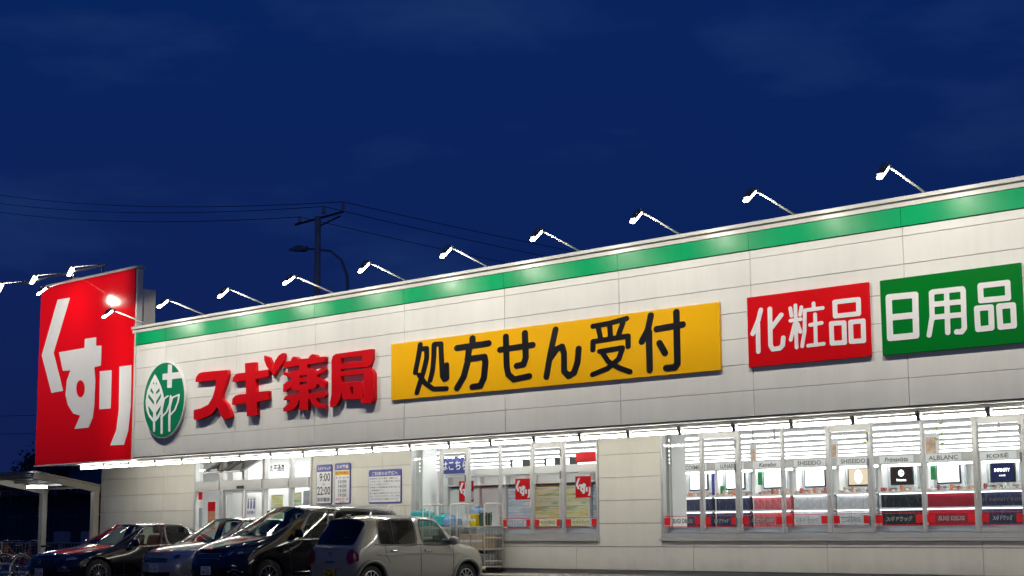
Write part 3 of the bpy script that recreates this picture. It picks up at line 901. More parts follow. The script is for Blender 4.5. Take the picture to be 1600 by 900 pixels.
for k in ('ku', 'tsu', 'ri'):
    glyph(k, -0.056, 0.005, 'sign_white', S4)
S5 = thing('channel_letters', 'raised red store name lettering left of the yellow sign', 'sign', (-4.2, -0.05, 3.6))
for k in ('su', 'gi', 'yaku', 'kyoku'):
    o = glyph(k, -0.095, 0.09, 'letter_red', S5, name='letter')
S6 = thing('round_logo', 'round green emblem with white trees and cross left of the red lettering', 'emblem', (-8.5, -0.05, 3.7))
lo = glyph_loops('oval')[0]
cx_, cz_ = sum(p[0] for p in lo) / len(lo), sum(p[1] for p in lo) / len(lo)
solid_from_loops('disc', [lo], -0.075, 0.075, 'sign_white', S6)
solid_from_loops('green_face', [[(cx_ + (p[0] - cx_) * 0.975, cz_ + (p[1] - cz_) * 0.975) for p in lo]], -0.081, 0.005, 'logo_green', S6)
glyph('leafcross', -0.087, 0.005, 'sign_white', S6, name='tree_emblem')

# small notice boards on the lower wall
def notice(name, label, x0, x1, z0, z1, head):
    t = thing(name, label, 'sign', ((x0 + x1) / 2, WALL_Y - 0.03, z0))
    y = WALL_Y - 0.03
    r = 0.045
    pts = []
    for (cx, cz, a0) in ((x1 - r, z0 + r, -90), (x1 - r, z1 - r, 0), (x0 + r, z1 - r, 90), (x0 + r, z0 + r, 180)):
        for i in range(5):
            a = math.radians(a0 + i * 22.5)
            pts.append((cx + r * math.cos(a), cz + r * math.sin(a)))
    MB().prism(pts, y, y + 0.028, 'y').build('panel', 'sign_blue', t)
    b = 0.016
    MB().box((x0 + b, y - 0.004, z0 + b + 0.01), (x1 - b, y - 0.001, z1 - head)).build('white_face', 'sign_white', t)
    return t, y - 0.008


N1, yy = notice('notice_board', 'narrow opening hours board with large black times beside the entrance', -4.745, -4.165, 1.86, 2.80, 0.17)
text('heading', 'スギドラッグ', -4.70, 2.665, yy + 0.006, 0.085, 'sign_white', N1, width=0.49, bold=0.02)
text('hours', '9:00', -4.62, 2.40, yy, 0.20, 'sign_black', N1, width=0.41, bold=0.01)
text('hours', '～', -4.50, 2.315, yy, 0.035, 'sign_black', N1, width=0.10, bold=0.02)
text('hours', '22:00', -4.70, 2.08, yy, 0.20, 'sign_black', N1, width=0.50, bold=0.01)
text('hours', '年中無休', -4.70, 1.91, yy, 0.12, 'sign_black', N1, width=0.49, bold=0.015)
N2, yy = notice('notice_board', 'narrow hours board with a yellow strip and red bottom line', -4.045, -3.475, 1.86, 2.815, 0.165)
text('heading', 'スギ薬局', -3.98, 2.685, yy + 0.006, 0.09, 'sign_white', N2, width=0.44, bold=0.02)
MB().box((-4.02, yy - 0.001, 2.53), (-3.50, yy + 0.003, 2.635)).build('yellow_strip', 'sign_yellow', N2)
text('strip_lettering', '処方せん受付', -3.98, 2.55, yy - 0.003, 0.065, 'sign_black', N2, width=0.44, bold=0.015)
text('hours', '月・火・水・金', -4.0, 2.45, yy, 0.05, 'sign_black', N2, width=0.48, bold=0.015)
for s_, z_ in (('10:00', 2.34), ('14:00', 2.235), ('15:00', 2.13), ('19:00', 2.025)):
    text('hours', s_, -3.90, z_, yy, 0.078, 'sign_black', N2, width=0.30, bold=0.006)
text('closing_days', '定休日 日・祝', -4.0, 1.94, yy, 0.055, 'decal_red', N2, width=0.48, bold=0.012)
text('phone_line', '薬剤師', -3.84, 1.89, yy, 0.032, 'sign_black', N2, width=0.18, bold=0.012)
N3, yy = notice('notice_board', 'wide white customer notice with blue heading and rows of small text', -2.79, -1.655, 1.85, 2.62, 0.155)
text('heading', 'ご利用のお客様へ', -2.68, 2.485, yy + 0.006, 0.09, 'sign_white', N3, width=0.92, bold=0.02)
rows = ['駐車場内における事故・盗難などに', 'つきましては、一切責任を負いかねま', 'すのでご注意ください。', '駐車場での長時間駐車はお断り致しま', '１時間程度です。', '買い物以外の駐車はかたくおことわり', 'また、アイドリングストップにご協力', 'いただきますようお願いいたします。']
for i, s_ in enumerate(rows):
    text('notice_text', s_, -2.74, 2.395 - i * 0.067, yy, 0.040, 'sign_black', N3, width=0.062 * len(s_), bold=0.006)
text('notice_text', '店長', -1.80, 1.872, yy, 0.032, 'sign_black', N3, bold=0.006)

# posters inside the glass of the left window
LB = [p for k in ('ku', 'tsu', 'ri') for lp in glyph_loops(k) for p in lp]
src = ((-14.76, 3.07), (-9.90, 7.995))
for i, (x0, x1, z0, z1, lab) in enumerate(((0.14, 0.60, 1.84, 2.29, 'red poster half hidden behind the window post, leftmost of three'), (1.89, 2.33, 1.855, 2.295, 'red poster with white characters in the middle of the left window'),
                                          (3.63, 4.06, 1.865, 2.30, 'red poster with white characters beside the beige wall panel'))):
    y = WALL_Y + 0.10
    t = thing('poster', lab, 'poster', ((x0 + x1) / 2, y, z0), 'small red posters in the shop window')
    MB().box((x0, y, z0), (x1, y + 0.004, z1)).build('sheet', 'sign_red2', t)
    for k in ('ku', 'tsu', 'ri'):
        glyph(k, y - 0.004, 0.003, 'sign_white', t, fit=(src[0], src[1], (x0, z0), (x1, z1)))

# ------------------------------------------------------------------ floodlights along the parapet
def area(name, loc, target, sx, sy, power, parent, color=(1.0, 0.94, 0.81), spread=180):
    L = bpy.data.lights.new(name, 'AREA')
    L.shape = 'RECTANGLE'
    L.size, L.size_y = sx, sy
    L.energy = power
    L.color = color
    L.spread = math.radians(spread)
    o = bpy.data.objects.new(name, L)
    COL.objects.link(o)
    o.parent = parent
    loc = Vector(loc) - ORG[parent.name]
    d = (Vector(target) - ORG[parent.name] - loc).normalized()
    o.rotation_euler = d.to_track_quat('-Z', 'Y').to_euler()
    o.location = loc
    return o


WASH = {}


def washer(name, loc, parent, spec, power):
    # rectangular lamp facing the wall whose optics throw more light the flatter it meets the wall
    half, flat, ramp, energy = spec
    if spec not in WASH:
        L = bpy.data.lights.new(name, 'AREA')
        L.shape = 'RECTANGLE'
        L.size, L.size_y = 0.10, 0.14
        L.use_nodes = True
        nt = L.node_tree
        em = nt.nodes['Emission']

        def M(op, p, q=None, clamp=False):
            n = nt.nodes.new('ShaderNodeMath')
            n.operation = op
            n.use_clamp = clamp
            for i, v in enumerate((p, q)):
                if v is None:
                    continue
                if isinstance(v, (int, float)):
                    n.inputs[i].default_value = v
                else:
                    nt.links.new(v, n.inputs[i])
            return n.outputs[0]
        g_ = nt.nodes.new('ShaderNodeNewGeometry')
        sx = nt.nodes.new('ShaderNodeSeparateXYZ')
        nt.links.new(g_.outputs['Incoming'], sx.inputs[0])
        ay = M('MAXIMUM', M('ABSOLUTE', sx.outputs[1]), 0.15)
        rx = M('ABSOLUTE', M('DIVIDE', sx.outputs[0], sx.outputs[1]))
        rz = M('DIVIDE', sx.outputs[2], sx.outputs[1])
        h_ = 1.2
        lat = M('SUBTRACT', 1.0, M('MULTIPLY', rx, h_ / half), True) if not flat else M('MULTIPLY', M('SUBTRACT', half, M('MULTIPLY', rx, h_)), 1.2, True)
        cr_ = nt.nodes.new('ShaderNodeValToRGB')
        e = cr_.color_ramp.elements
        e[0].position, e[0].color = ramp[0][0], (ramp[0][1],) * 3 + (1,)
        e[1].position, e[1].color = ramp[-1][0], (ramp[-1][1],) * 3 + (1,)
        for p_, v_ in ramp[1:-1]:
            e.new(p_).color = (v_, v_, v_, 1)
        nt.links.new(M('MULTIPLY', M('ADD', M('MULTIPLY', rz, -h_), 0.6), 1 / 6.0, True), cr_.inputs[0])   # drop below the lamp, -0.6 .. 5.4 m
        p4 = M('POWER', ay, -4.0)
        nt.links.new(M('MULTIPLY', M('MULTIPLY', lat, cr_.outputs[0]), p4), em.inputs['Strength'])
        em.inputs['Color'].default_value = (1.0, 0.935, 0.79, 1)
        WASH[spec] = L
    L = WASH[spec].copy()
    L.energy = energy * power
    o = bpy.data.objects.new(name, L)
    COL.objects.link(o)
    o.parent = parent
    o.location = Vector(loc) - ORG[parent.name]
    o.rotation_euler = Vector((0, 1, 0)).to_track_quat('-Z', 'Y').to_euler()
    return o


WALLWASH = (2.4885, False, ((0.0, 0.0), (0.035, 0.75), (0.12, 0.80), (0.22, 0.95), (0.40, 0.92), (0.55, 0.62), (0.68, 0.36), (0.74, 0.10), (0.85, 0.0)), 12.4)
TOWERWASH = (3.4, True, ((0.0, 0.3), (0.03, 1.0), (0.35, 0.85), (0.70, 0.55), (0.92, 0.35), (0.98, 0.0)), 9.0)


def floodlight(base, out, label, power, group, reach=1.02, rise=0.27, wash=None):
    # base on the parapet; out = horizontal direction of the arm; the lamp hangs at its end and looks back at the wall
    t = thing('floodlight', label, 'floodlight', base, group)
    b, o = Vector(base), Vector(out).normalized()
    s = Vector((-o.y, o.x, 0))
    zz = Vector((0, 0, 1))
    tip = b + o * reach + zz * rise
    MB().tube([b - o * 0.12, b + o * 0.02 + zz * 0.012, tip], 0.019, 8).build('arm', 'white_metal', t, True)
    MB().box(b - o * 0.16 - s * 0.05 - zz * 0.03, b - o * 0.02 + s * 0.05 + zz * 0.01).build('bracket', 'grey_metal', t)
    dv = random.uniform(-0.03, 0.03)
    a0, a1 = tip - zz * 0.03 + o * 0.02, tip + o * (0.31 + dv) - zz * (0.235 - dv)      # lamp body leans outward and down
    ax = (a1 - a0).normalized()
    nrm = ax.cross(s).normalized()
    if nrm.dot(o) < 0:
        nrm = -nrm                                                        # back of the lamp faces away from the wall
    h = MB()
    h.bar(a0 + nrm * 0.062, a0 + ax * 0.25 + nrm * 0.05, 0.13, 0.03, nrm)
    h.bar(a0 + ax * 0.0 + nrm * 0.085, a0 + ax * 0.16 + nrm * 0.085, 0.10, 0.035, nrm)
    h.bar(tip - s * 0.045, tip + s * 0.045, 0.07, 0.06)
    h.build('lamp_head', 'grey_metal', t, bevel=0.006)
    ln = MB()
    ln.bar(a0 + ax * 0.01 + nrm * 0.02, a1 - ax * 0.03 + nrm * 0.012, 0.105, 0.05, nrm)
    ln.build('lens', 'flood_lens', t, bevel=0.018)
    mid = (a0 + a1) / 2 - nrm * 0.03
    # asymmetric wall-washer optics: an even wash down the wall plus a weaker bare spill
    area('flood_lamp', mid, b - zz * 1.6, 0.10, 0.30, 5.0 * power, t, spread=180)
    if wash:
        washer('flood_wash', mid - zz * 0.01, t, wash, power)
    return t


FR = random.Random(11)
FX = [-9.15 + 2.4885 * i for i in range(11)]
for i, x in enumerate(FX):
    floodlight((x + FR.uniform(-0.03, 0.03), -0.10, 6.452), (FR.uniform(-0.05, 0.05), -1, 0), ORD[i] + ' floodlight from the red tower sign along the parapet', FR.uniform(0.90, 1.06), 'floodlights along the parapet', wash=WALLWASH)
# the tower: one lamp in front, three on the far side


def towerlamp(base, out, label, power, rise=0.10, reach=1.25, wash=None):
    return floodlight(base, out, label, power, 'floodlights of the tower sign', reach=reach, rise=rise, wash=wash)


towerlamp((-12.75, -0.06, 8.07), (0, -1, 0), 'glaring floodlight hanging in front of the red tower sign', 1.0, -0.36, 0.92, TOWERWASH)
rail = thing('lamp_rail', 'steel rail behind the tower top that carries the side floodlights', 'rail', (-14, 0.7, 7.4))
MB().tube([(-17.4, 0.7, 8.50), (-12.6, 0.7, 8.50)], 0.03).build('pipe', 'grey_metal', rail)
for x in (-14.3, -12.8):
    MB().tube([(x, 0.7, 8.49), (x, 0.7, 8.0), (x, 0.5, 7.4)], 0.03).build('stanchion', 'grey_metal', rail)
for i, (xb, lab) in enumerate(((-13.1, 'right one of the three floodlights behind the tower sign'), (-15.2, 'middle one of the three floodlights beside the tower sign'),
                               (-17.2, 'left one of the three floodlights beside the tower, at the picture edge'))):
    towerlamp((xb, 0.7, 8.54), (-1, 0.0, 0), lab, 1.0)

# ------------------------------------------------------------------ tube lights under the canopy edge
TUBES = []
for i in range(25):
    x = -12.68 + 1.214 * i
    t = thing('tube_light', ORD[i] + ' tube light from the left under the sign wall edge', 'tube light', (x + 0.6, 0.16, 3.03), 'tube lights under the canopy edge')
    if i == 0:
        MB().tube([(x + 0.045, 0.16, 2.93), (x + 0.06, 0.16, 2.93), (x + 1.15, 0.16, 2.93), (x + 1.165, 0.16, 2.93)], [0.012, 0.027, 0.027, 0.012], 12).build('tube', 'tube_glow', t, True)
        h = MB()
        h.box((x + 0.03, 0.12, 3.005), (x + 1.18, 0.20, 3.029))
        h.build('housing', 'white_metal', t, bevel=0.003)
        for xe in (x, x + 1.17):
            h = MB()
            h.add([(xe, 0.11, 3.03), (xe + 0.04, 0.11, 3.03), (xe + 0.04, 0.21, 3.03), (xe, 0.21, 3.03), (xe + 0.005, 0.14, 2.885), (xe + 0.035, 0.14, 2.885), (xe + 0.035, 0.18, 2.885), (xe + 0.005, 0.18, 2.885)],
                  [(0, 3, 2, 1), (4, 5, 6, 7), (0, 1, 5, 4), (1, 2, 6, 5), (2, 3, 7, 6), (3, 0, 4, 7)])
            h.build('end_socket', 'grey_metal', t)
        TUBES = list(t.children)
    else:
        for ch in TUBES:
            c = ch.copy()
            COL.objects.link(c)
            c.parent = t

# ------------------------------------------------------------------ shop interior
mat('counter_white', (0.78, 0.78, 0.77), 0.35, var=0.02)
mat('header_grey', (0.50, 0.50, 0.47), 0.5, var=0.02)
mat('monitor_grey', (0.55, 0.60, 0.63), 0.35, var=0.03)
mat('light_housing', (0.40, 0.40, 0.40), 0.6)
mat('header_letter', (0.16, 0.15, 0.14), 0.5)
mat('pack_navy', (0.03, 0.033, 0.07), 0.25, var=0.3, vscale=9, stretch=(3, 1, 0.6))
mat('pack_black', (0.02, 0.023, 0.026), 0.25, var=0.3, vscale=9, stretch=(3, 1, 0.6))
mat('pack_pink', (0.42, 0.10, 0.115), 0.5, var=0.35, vscale=14, stretch=(2, 1, 1))
mat('pack_silver', (0.42, 0.43, 0.46), 0.4, var=0.15, vscale=9)
mat('pack_crimson', (0.24, 0.006, 0.02), 0.35, var=0.15, vscale=6)
mat('pack_green', (0.02, 0.22, 0.07), 0.5, var=0.2, vscale=9)
mat('pack_orange', (0.62, 0.25, 0.14), 0.5, var=0.3, vscale=9)
mat('skin_print', (0.60, 0.42, 0.30), 0.5, var=0.35, vscale=9)
mat('leaf_paper', (0.38, 0.50, 0.10), 0.6)
emat('counter_glow', (1.0, 0.99, 0.97), 9.0)
emat('added_shelf_glow', (1.0, 0.99, 0.97), 5.5)
emat('added_light_glow', (1.0, 0.99, 0.96), 18.0)  # for the lights added to brighten lobby and left window
emat('screen_white', (0.95, 0.97, 1.0), 3.0)
emat('screen_black', (0.03, 0.022, 0.02), 1.0)
emat('screen_navy', (0.02, 0.024, 0.07), 1.0)
emat('screen_beige', (0.75, 0.60, 0.42), 1.0)

CY = 4.0
units = [(4.77, 'cosmetics counter at the left end with dark blue packs', 'COSME', 'pack_navy', 'screen_white'),
         (5.72, 'cosmetics counter with dark packs and green cards, second from the left', 'LUNASOL', 'pack_navy', 'screen_white'),
         (6.67, 'cosmetics counter stacked with pink packs', 'Kanebo', 'pack_pink', 'screen_white'),
         (7.66, 'cosmetics counter with grey packs and a blank bright screen', 'SHISEIDO', 'pack_silver', 'screen_white'),
         (8.66, 'cosmetics counter with grey packs and a portrait screen', 'SHISEIDO', 'pack_silver', 'screen_beige'),
         (9.60, 'cosmetics counter with black packs under a black logo screen', 'Primavista', 'pack_black', 'screen_black'),
         (10.58, 'cosmetics counter with crimson packs', 'ALBLANC', 'pack_crimson', 'screen_white'),
         (11.66, 'cosmetics counter with navy packs under a navy logo screen', 'KOSÉ', 'pack_navy', 'screen_navy'),
         (12.66, 'cosmetics counter at the right edge of the picture', 'KOSÉ', 'pack_silver', 'screen_white')]
HZ = 2.385
for i, (x0, lab, name, pk, scr) in enumerate(units):
    x1 = (units[i + 1][0] if i + 1 < len(units) else x0 + 0.96) - 0.006
    z0 = 0.36
    t = thing('cosmetics_counter', lab, 'counter', ((x0 + x1) / 2, CY, z0), 'cosmetics counters along the window')
    cab = MB()
    cab.box((x0, CY + 0.42, z0), (x1, CY + 0.50, HZ))
    for q in (x0, x1 - 0.035):
        cab.box((q, CY, z0), (q + 0.035, CY + 0.415, HZ - 0.001))
    cab.build('cabinet', 'counter_white', t)
    MB().box((x0 + 0.001, CY - 0.10, HZ + 0.002), (x1 - 0.001, CY + 0.44, HZ + 0.165)).build('header', 'header_grey', t)
    wdt = {'COSME': 0.36, 'LUNASOL': 0.45, 'Kanebo': 0.42, 'SHISEIDO': 0.55, 'Primavista': 0.5, 'ALBLANC': 0.6, 'KOSÉ': 0.42}[name]
    hx = x0 + 0.43
    MB().box((hx - 0.36, CY - 0.112, HZ + 0.015), (hx + 0.36, CY - 0.101, HZ + 0.152)).build('name_plate', 'room_white', t)
    text('header_lettering', name, hx - wdt / 2, HZ + 0.042, CY - 0.116, 0.085, 'header_letter', t, width=wdt, bold=0.018, slant=0.25 if name in ('Kanebo', 'Primavista') else 0.0)
    MB().box((x0 + 0.06, CY + 0.02, HZ - 0.035), (x1 - 0.06, CY + 0.10, HZ - 0.005)).build('counter_light', 'counter_glow', t)
    # worktop with rows of samples, then packs in steps below it
    MB().box((x0 + 0.036, CY - 0.14, 1.85), (x1 - 0.036, CY + 0.41, 1.885)).build('worktop', 'counter_white', t)
    MB().box((x0 + 0.036, CY - 0.12, 1.556), (x1 - 0.036, CY + 0.41, 1.585)).build('shelf', 'counter_white', t)
    MB().box((x0 + 0.036, CY - 0.05, 0.98), (x1 - 0.036, CY + 0.41, 1.0)).build('shelf', 'counter_white', t)
    for zr in (1.832, 1.54):  # glowing strips added to brighten the packs below
        MB().box((x0 + 0.05, CY - 0.125, zr), (x1 - 0.05, CY - 0.10, zr + 0.012)).build('added_shelf_light', 'added_shelf_glow', t)
    npk = {'pack_silver': 3, 'pack_pink': 6}.get(pk, 1)
    for zlo, zhi in ((1.587, 1.838), (1.002, 1.535)):
        for q in range(npk):
            w = (x1 - x0 - 0.09) / npk
            a0 = x0 + 0.045 + q * w
            boxpart('pack_row', (a0 + 0.003, CY - 0.075, zlo), (a0 + w - 0.003, CY + 0.30, zhi - random.uniform(0, 0.02)), pk, t, 0.004)
    for zr in (1.562, 0.985):
        MB().box((x0 + 0.04, CY - 0.126, zr), (x1 - 0.04, CY - 0.121, zr + 0.02)).build('price_rail', 'film_pale', t)
    sm = random.Random(i)
    for q in range(14):
        a0 = x0 + 0.06 + q * (x1 - x0 - 0.14) / 14
        hgt = sm.choice((0.03, 0.05, 0.07, 0.10))
        pm_ = sm.choice(['counter_white', 'counter_white', 'pack_silver', 'skin_print', 'pack_orange', 'pack_pink'])
        boxpart('sample', (a0, CY - 0.10, 1.887), (a0 + 0.05, CY - 0.05, 1.887 + round(hgt, 2)), pm_, t, 0.004)
    # monitor in a white surround
    mx = x0 + 0.35
    v = thing('monitor', {'screen_white': 'blank white screen on the %s cosmetics counter' % ORD[i], 'screen_beige': 'screen with a pale portrait on the fifth cosmetics counter',
              'screen_black': 'black screen with a white round logo among the cosmetics', 'screen_navy': 'navy screen with white lettering among the cosmetics'}[scr], 'screen', (mx, CY + 0.2, 1.887), 'screens on the cosmetics counters')
    MB().box((mx - 0.31, CY + 0.20, 1.96), (mx + 0.31, CY + 0.30, 2.372)).build('surround', 'monitor_grey', v, bevel=0.01)
    MB().box((mx - 0.245, CY + 0.175, 2.005), (mx + 0.245, CY + 0.198, 2.358)).build('bezel', 'sign_black', v, bevel=0.004)
    MB().box((mx - 0.215, CY + 0.168, 2.035), (mx + 0.215, CY + 0.1745, 2.335)).build('display', scr, v)
    if scr == 'screen_black':
        ring = [(mx + 0.06 * math.cos(a), 2.225 + 0.06 * math.sin(a)) for a in [k * math.pi / 12 for k in range(24)]]
        rin = [(mx + 0.045 * math.cos(a), 2.225 + 0.045 * math.sin(a)) for a in [k * math.pi / 12 for k in range(24)]]
        solid_from_loops('logo', [ring, rin], CY + 0.163, 0.003, 'screen_white', v)
        text('logo', 'G', mx - 0.03, 2.195, CY + 0.163, 0.06, 'screen_white', v, bold=0.02)
        text('screen_lettering', 'Primavista', mx - 0.10, 2.075, CY + 0.163, 0.045, 'screen_white', v, width=0.2, bold=0.02)
    if scr == 'screen_navy':
        text('screen_lettering', 'INFINITY', mx - 0.15, 2.19, CY + 0.163, 0.06, 'screen_white', v, width=0.30, bold=0.02)
        text('screen_lettering', 'KOSÉ', mx - 0.06, 2.11, CY + 0.163, 0.03, 'screen_white', v, width=0.12, bold=0.01)
    if scr == 'screen_beige':
        oval = [(mx + 0.085 * math.cos(a), 2.185 + 0.125 * math.sin(a)) for a in [k * math.pi / 12 for k in range(24)]]
        solid_from_loops('portrait_oval', [oval], CY + 0.163, 0.003, 'screen_white', v)
    if scr in ('screen_white',) and i in (1, 2, 6):
        boxpart('card', (x0 + 0.06, CY + 0.05, 2.08 if i != 1 else 1.90), (x0 + 0.17, CY + 0.06, 2.34 if i != 1 else 2.08), 'pack_green', t)
    if i in (0, 6, 7):
        boxpart('card', (x1 - 0.15, CY + 0.05, 1.90), (x1 - 0.05, CY + 0.06, 2.34), 'sign_blue' if i == 0 else 'pack_black', t)
    if scr == 'screen_navy':
        text('pack_lettering', 'ES INFINITY KOSÉ', x0 + 0.08, 1.67, CY - 0.080, 0.07, 'header_letter', t, width=0.78)

# display cards standing on the counter headers, paper leaves hung from the ceiling
for x, w, h, lab in ((6.55, 0.16, 0.34, 'white card on the pink pack counter header'), (8.45, 0.2, 0.36, 'pale print standing on the grey counter header'), (10.50, 0.34, 0.42, 'print with a skin-coloured figure above the crimson counter')):
    t = thing('display_card', lab, 'card', (x, CY + 0.05, HZ + 0.167))
    MB().box((x, CY + 0.05, HZ + 0.169), (x + w, CY + 0.07, HZ + 0.169 + h)).build('card', 'counter_white', t)
    MB().box((x + w * 0.2, CY + 0.046, HZ + 0.18), (x + w * 0.8, CY + 0.0495, HZ + 0.169 + h * 0.72)).build('figure_print', 'skin_print', t)
for x, lab in ((9.55, 'green paper leaf garland left of the window post'), (11.05, 'green paper leaf garland over the crimson counter')):
    t = thing('paper_garland', lab, 'garland', (x, CY - 0.3, 2.7))
    MB().tube([(x, CY - 0.3, 3.23), (x, CY - 0.3, 2.66)], 0.003, 5).build('string', 'counter_white', t)
    for q in range(5):
        zc = 2.70 + 0.09 * q
        s_ = 0.11 * (-1) ** q
        MB().add([(x, CY - 0.3, zc), (x + s_ * 0.6, CY - 0.32, zc + 0.045), (x + s_, CY - 0.3, zc + 0.02), (x + s_ * 0.5, CY - 0.28, zc - 0.02)], [(0, 1, 2, 3)]).build('leaf', 'leaf_paper', t)

# ceiling light strips, one thing per row
for i, y in enumerate((3.15, 5.05, 6.95, 8.85, 10.75, 12.65, 14.55)):
    t = thing('ceiling_light', ORD[i] + ' row of ceiling light strips behind the shop windows, counted from the glass', 'ceiling light', (2, y, 3.23), 'ceiling light rows')
    h, gl = MB(), MB()
    x = -13.9 if i > 1 else (-11.0 if i == 0 else -3.9)
    MB().box((x, y - 0.05, 3.16), (16.2, y + 0.05, 3.238)).build('housing', 'light_housing', t)
    while x < 16.0:
        gl.box((x + 0.01, y - 0.065, 3.12), (x + 2.48, y + 0.065, 3.158))
        x += 2.5
    gl.build('diffuser', 'ceiling_glow', t)
for i, (x, y) in enumerate(((0.9, 4.6), (6.9, 3.7), (7.35, 3.8), (12.3, 3.6), (13.0, 4.4))):
    t = thing('ceiling_pendant', ('slim white pendant fitting under the shop ceiling, %s from the left' % ORD[i]), 'fitting', (x, y, 2.9))
    MB().lathe([(0.001, 3.238), (0.07, 3.238), (0.06, 3.20), (0.018, 3.17), (0.018, 2.96), (0.03, 2.94), (0.03, 2.9), (0.001, 2.9)], (x, y, 0), 12).build('stem', 'aluminium_dark', t)

# left window: white shelf backs with product rows, a grey rail above them
def streak(name, stops):
    m = bpy.data.materials.new(name)
    m.use_nodes = True
    nt = m.node_tree
    b = nt.nodes['Principled BSDF']
    b.inputs['Roughness'].default_value = 0.45
    tc = nt.nodes.new('ShaderNodeTexCoord')
    mp = nt.nodes.new('ShaderNodeMapping')
    mp.inputs['Scale'].default_value = (0.7, 1.0, 12.0)
    n = nt.nodes.new('ShaderNodeTexNoise')
    n.inputs['Scale'].default_value = 1.3
    n.inputs['Detail'].default_value = 3
    n.inputs['Distortion'].default_value = 0.4
    r = nt.nodes.new('ShaderNodeValToRGB')
    cr_ = r.color_ramp
    while len(cr_.elements) < len(stops):
        cr_.elements.new(0.5)
    for e, (p_, c_) in zip(cr_.elements, stops):
        e.position = p_
        e.color = (*c_, 1)
    nt.links.new(tc.outputs['Object'], mp.inputs[0])
    nt.links.new(mp.outputs[0], n.inputs['Vector'])
    nt.links.new(n.outputs['Fac'], r.inputs[0])
    nt.links.new(r.outputs[0], b.inputs['Base Color'])
    MATS[name] = m


streak('streak_blue', [(0.30, (0.80, 0.81, 0.82)), (0.45, (0.42, 0.48, 0.68)), (0.55, (0.80, 0.81, 0.83)), (0.68, (0.55, 0.76, 0.82))])
streak('streak_warm', [(0.28, (0.85, 0.84, 0.75)), (0.40, (0.80, 0.70, 0.06)), (0.5, (0.85, 0.85, 0.80)), (0.58, (0.40, 0.60, 0.20)), (0.70, (0.75, 0.35, 0.25))])
streak('streak_cyan', [(0.30, (0.10, 0.42, 0.68)), (0.45, (0.72, 0.76, 0.78)), (0.55, (0.20, 0.55, 0.72)), (0.7, (0.50, 0.46, 0.36))])
SY = 2.65
t = thing('shelf_run', 'white shelf run with colour-streaked print panels behind the left shop window', 'shelf', (1.5, SY, 0.36))
MB().box((-1.2, SY + 0.12, 0.36), (4.3, SY + 0.16, 2.40)).build('back', 'counter_white', t)
MB().box((-0.9, SY - 0.06, 2.42), (4.3, SY + 0.16, 2.58)).build('top_rail', 'header_grey', t)
for q in (-0.9, 0.12, 0.95, 1.78, 2.62, 3.45, 4.26):
    boxpart('upright', (q, SY - 0.04, 0.36), (q + 0.045, SY + 0.118, 2.40), 'counter_white', t)
pan = [('film_white', -0.85, 0.10), ('film_white', 0.18, 0.93), ('streak_blue', 1.01, 1.76), ('streak_warm', 1.84, 2.60), ('streak_warm', 2.68, 3.43), ('streak_cyan', 3.51, 4.25)]
for m_, a0, a1 in pan:
    boxpart('print_panel', (a0, SY + 0.03, 1.30), (a1, SY + 0.05, 2.16), m_, t)
for z in (0.85, 1.22, 2.20):
    boxpart('shelf', (-0.85, SY - 0.2, z), (4.25, SY + 0.118, z + 0.02), 'counter_white', t)
for i, x in enumerate((-0.9, 0.4, 1.7, 3.0)):  # strips added to brighten the left window display
    t = thing('added_window_light', ORD[i] + ' added light strip from the left, brightening the left window display', 'strip light', (x, 2.3, 3.2), 'added strip lights over the left window display')
    MB().box((x, 2.25, 3.19), (x + 1.2, 2.41, 3.238)).build('housing', 'white_metal', t)
    MB().box((x + 0.02, 2.26, 3.16), (x + 1.18, 2.40, 3.189)).build('diffuser', 'added_light_glow', t)
t = thing('shop_banner', 'dark blue hanging banner with white characters behind the left window post', 'banner', (-0.4, 2.35, 2.3))
MB().box((-0.86, 2.4, 2.48), (0.10, 2.41, 2.86)).build('cloth', 'sign_blue', t)
text('banner_lettering', 'はこちら', -0.83, 2.56, 2.393, 0.20, 'sign_white', t, width=0.86, bold=0.02)
t = thing('shop_banner', 'plain red hanging banner above the rightmost poster of the left window', 'banner', (3.8, 2.3, 2.6))
MB().box((3.30, 2.4, 2.60), (4.35, 2.41, 2.80)).build('cloth', 'sign_red2', t)
MB().box((2.2, 5.0, 2.70), (3.3, 5.02, 2.86)).build('cloth_behind', 'sign_red2', t)
for x0, w, lab in ((0.55, 0.42, 'dark grey screen box on the shelf rail, leftmost'), (1.60, 0.36, 'dark grey screen box on the shelf rail, middle'), (2.18, 0.22, 'dark grey screen box on the shelf rail beside the post')):
    t = thing('screen_box', lab, 'screen', (x0, 3.2, 2.58), 'dark boxes on the shelf rail')
    MB().box((x0, 3.2, 2.44), (x0 + w, 3.45, 2.78)).build('casing', 'dark_metal', t, bevel=0.01)
    MB().box((x0 + 0.1, 3.192, 2.56), (x0 + w - 0.03, 3.1985, 2.75)).build('display', 'screen_white', t)
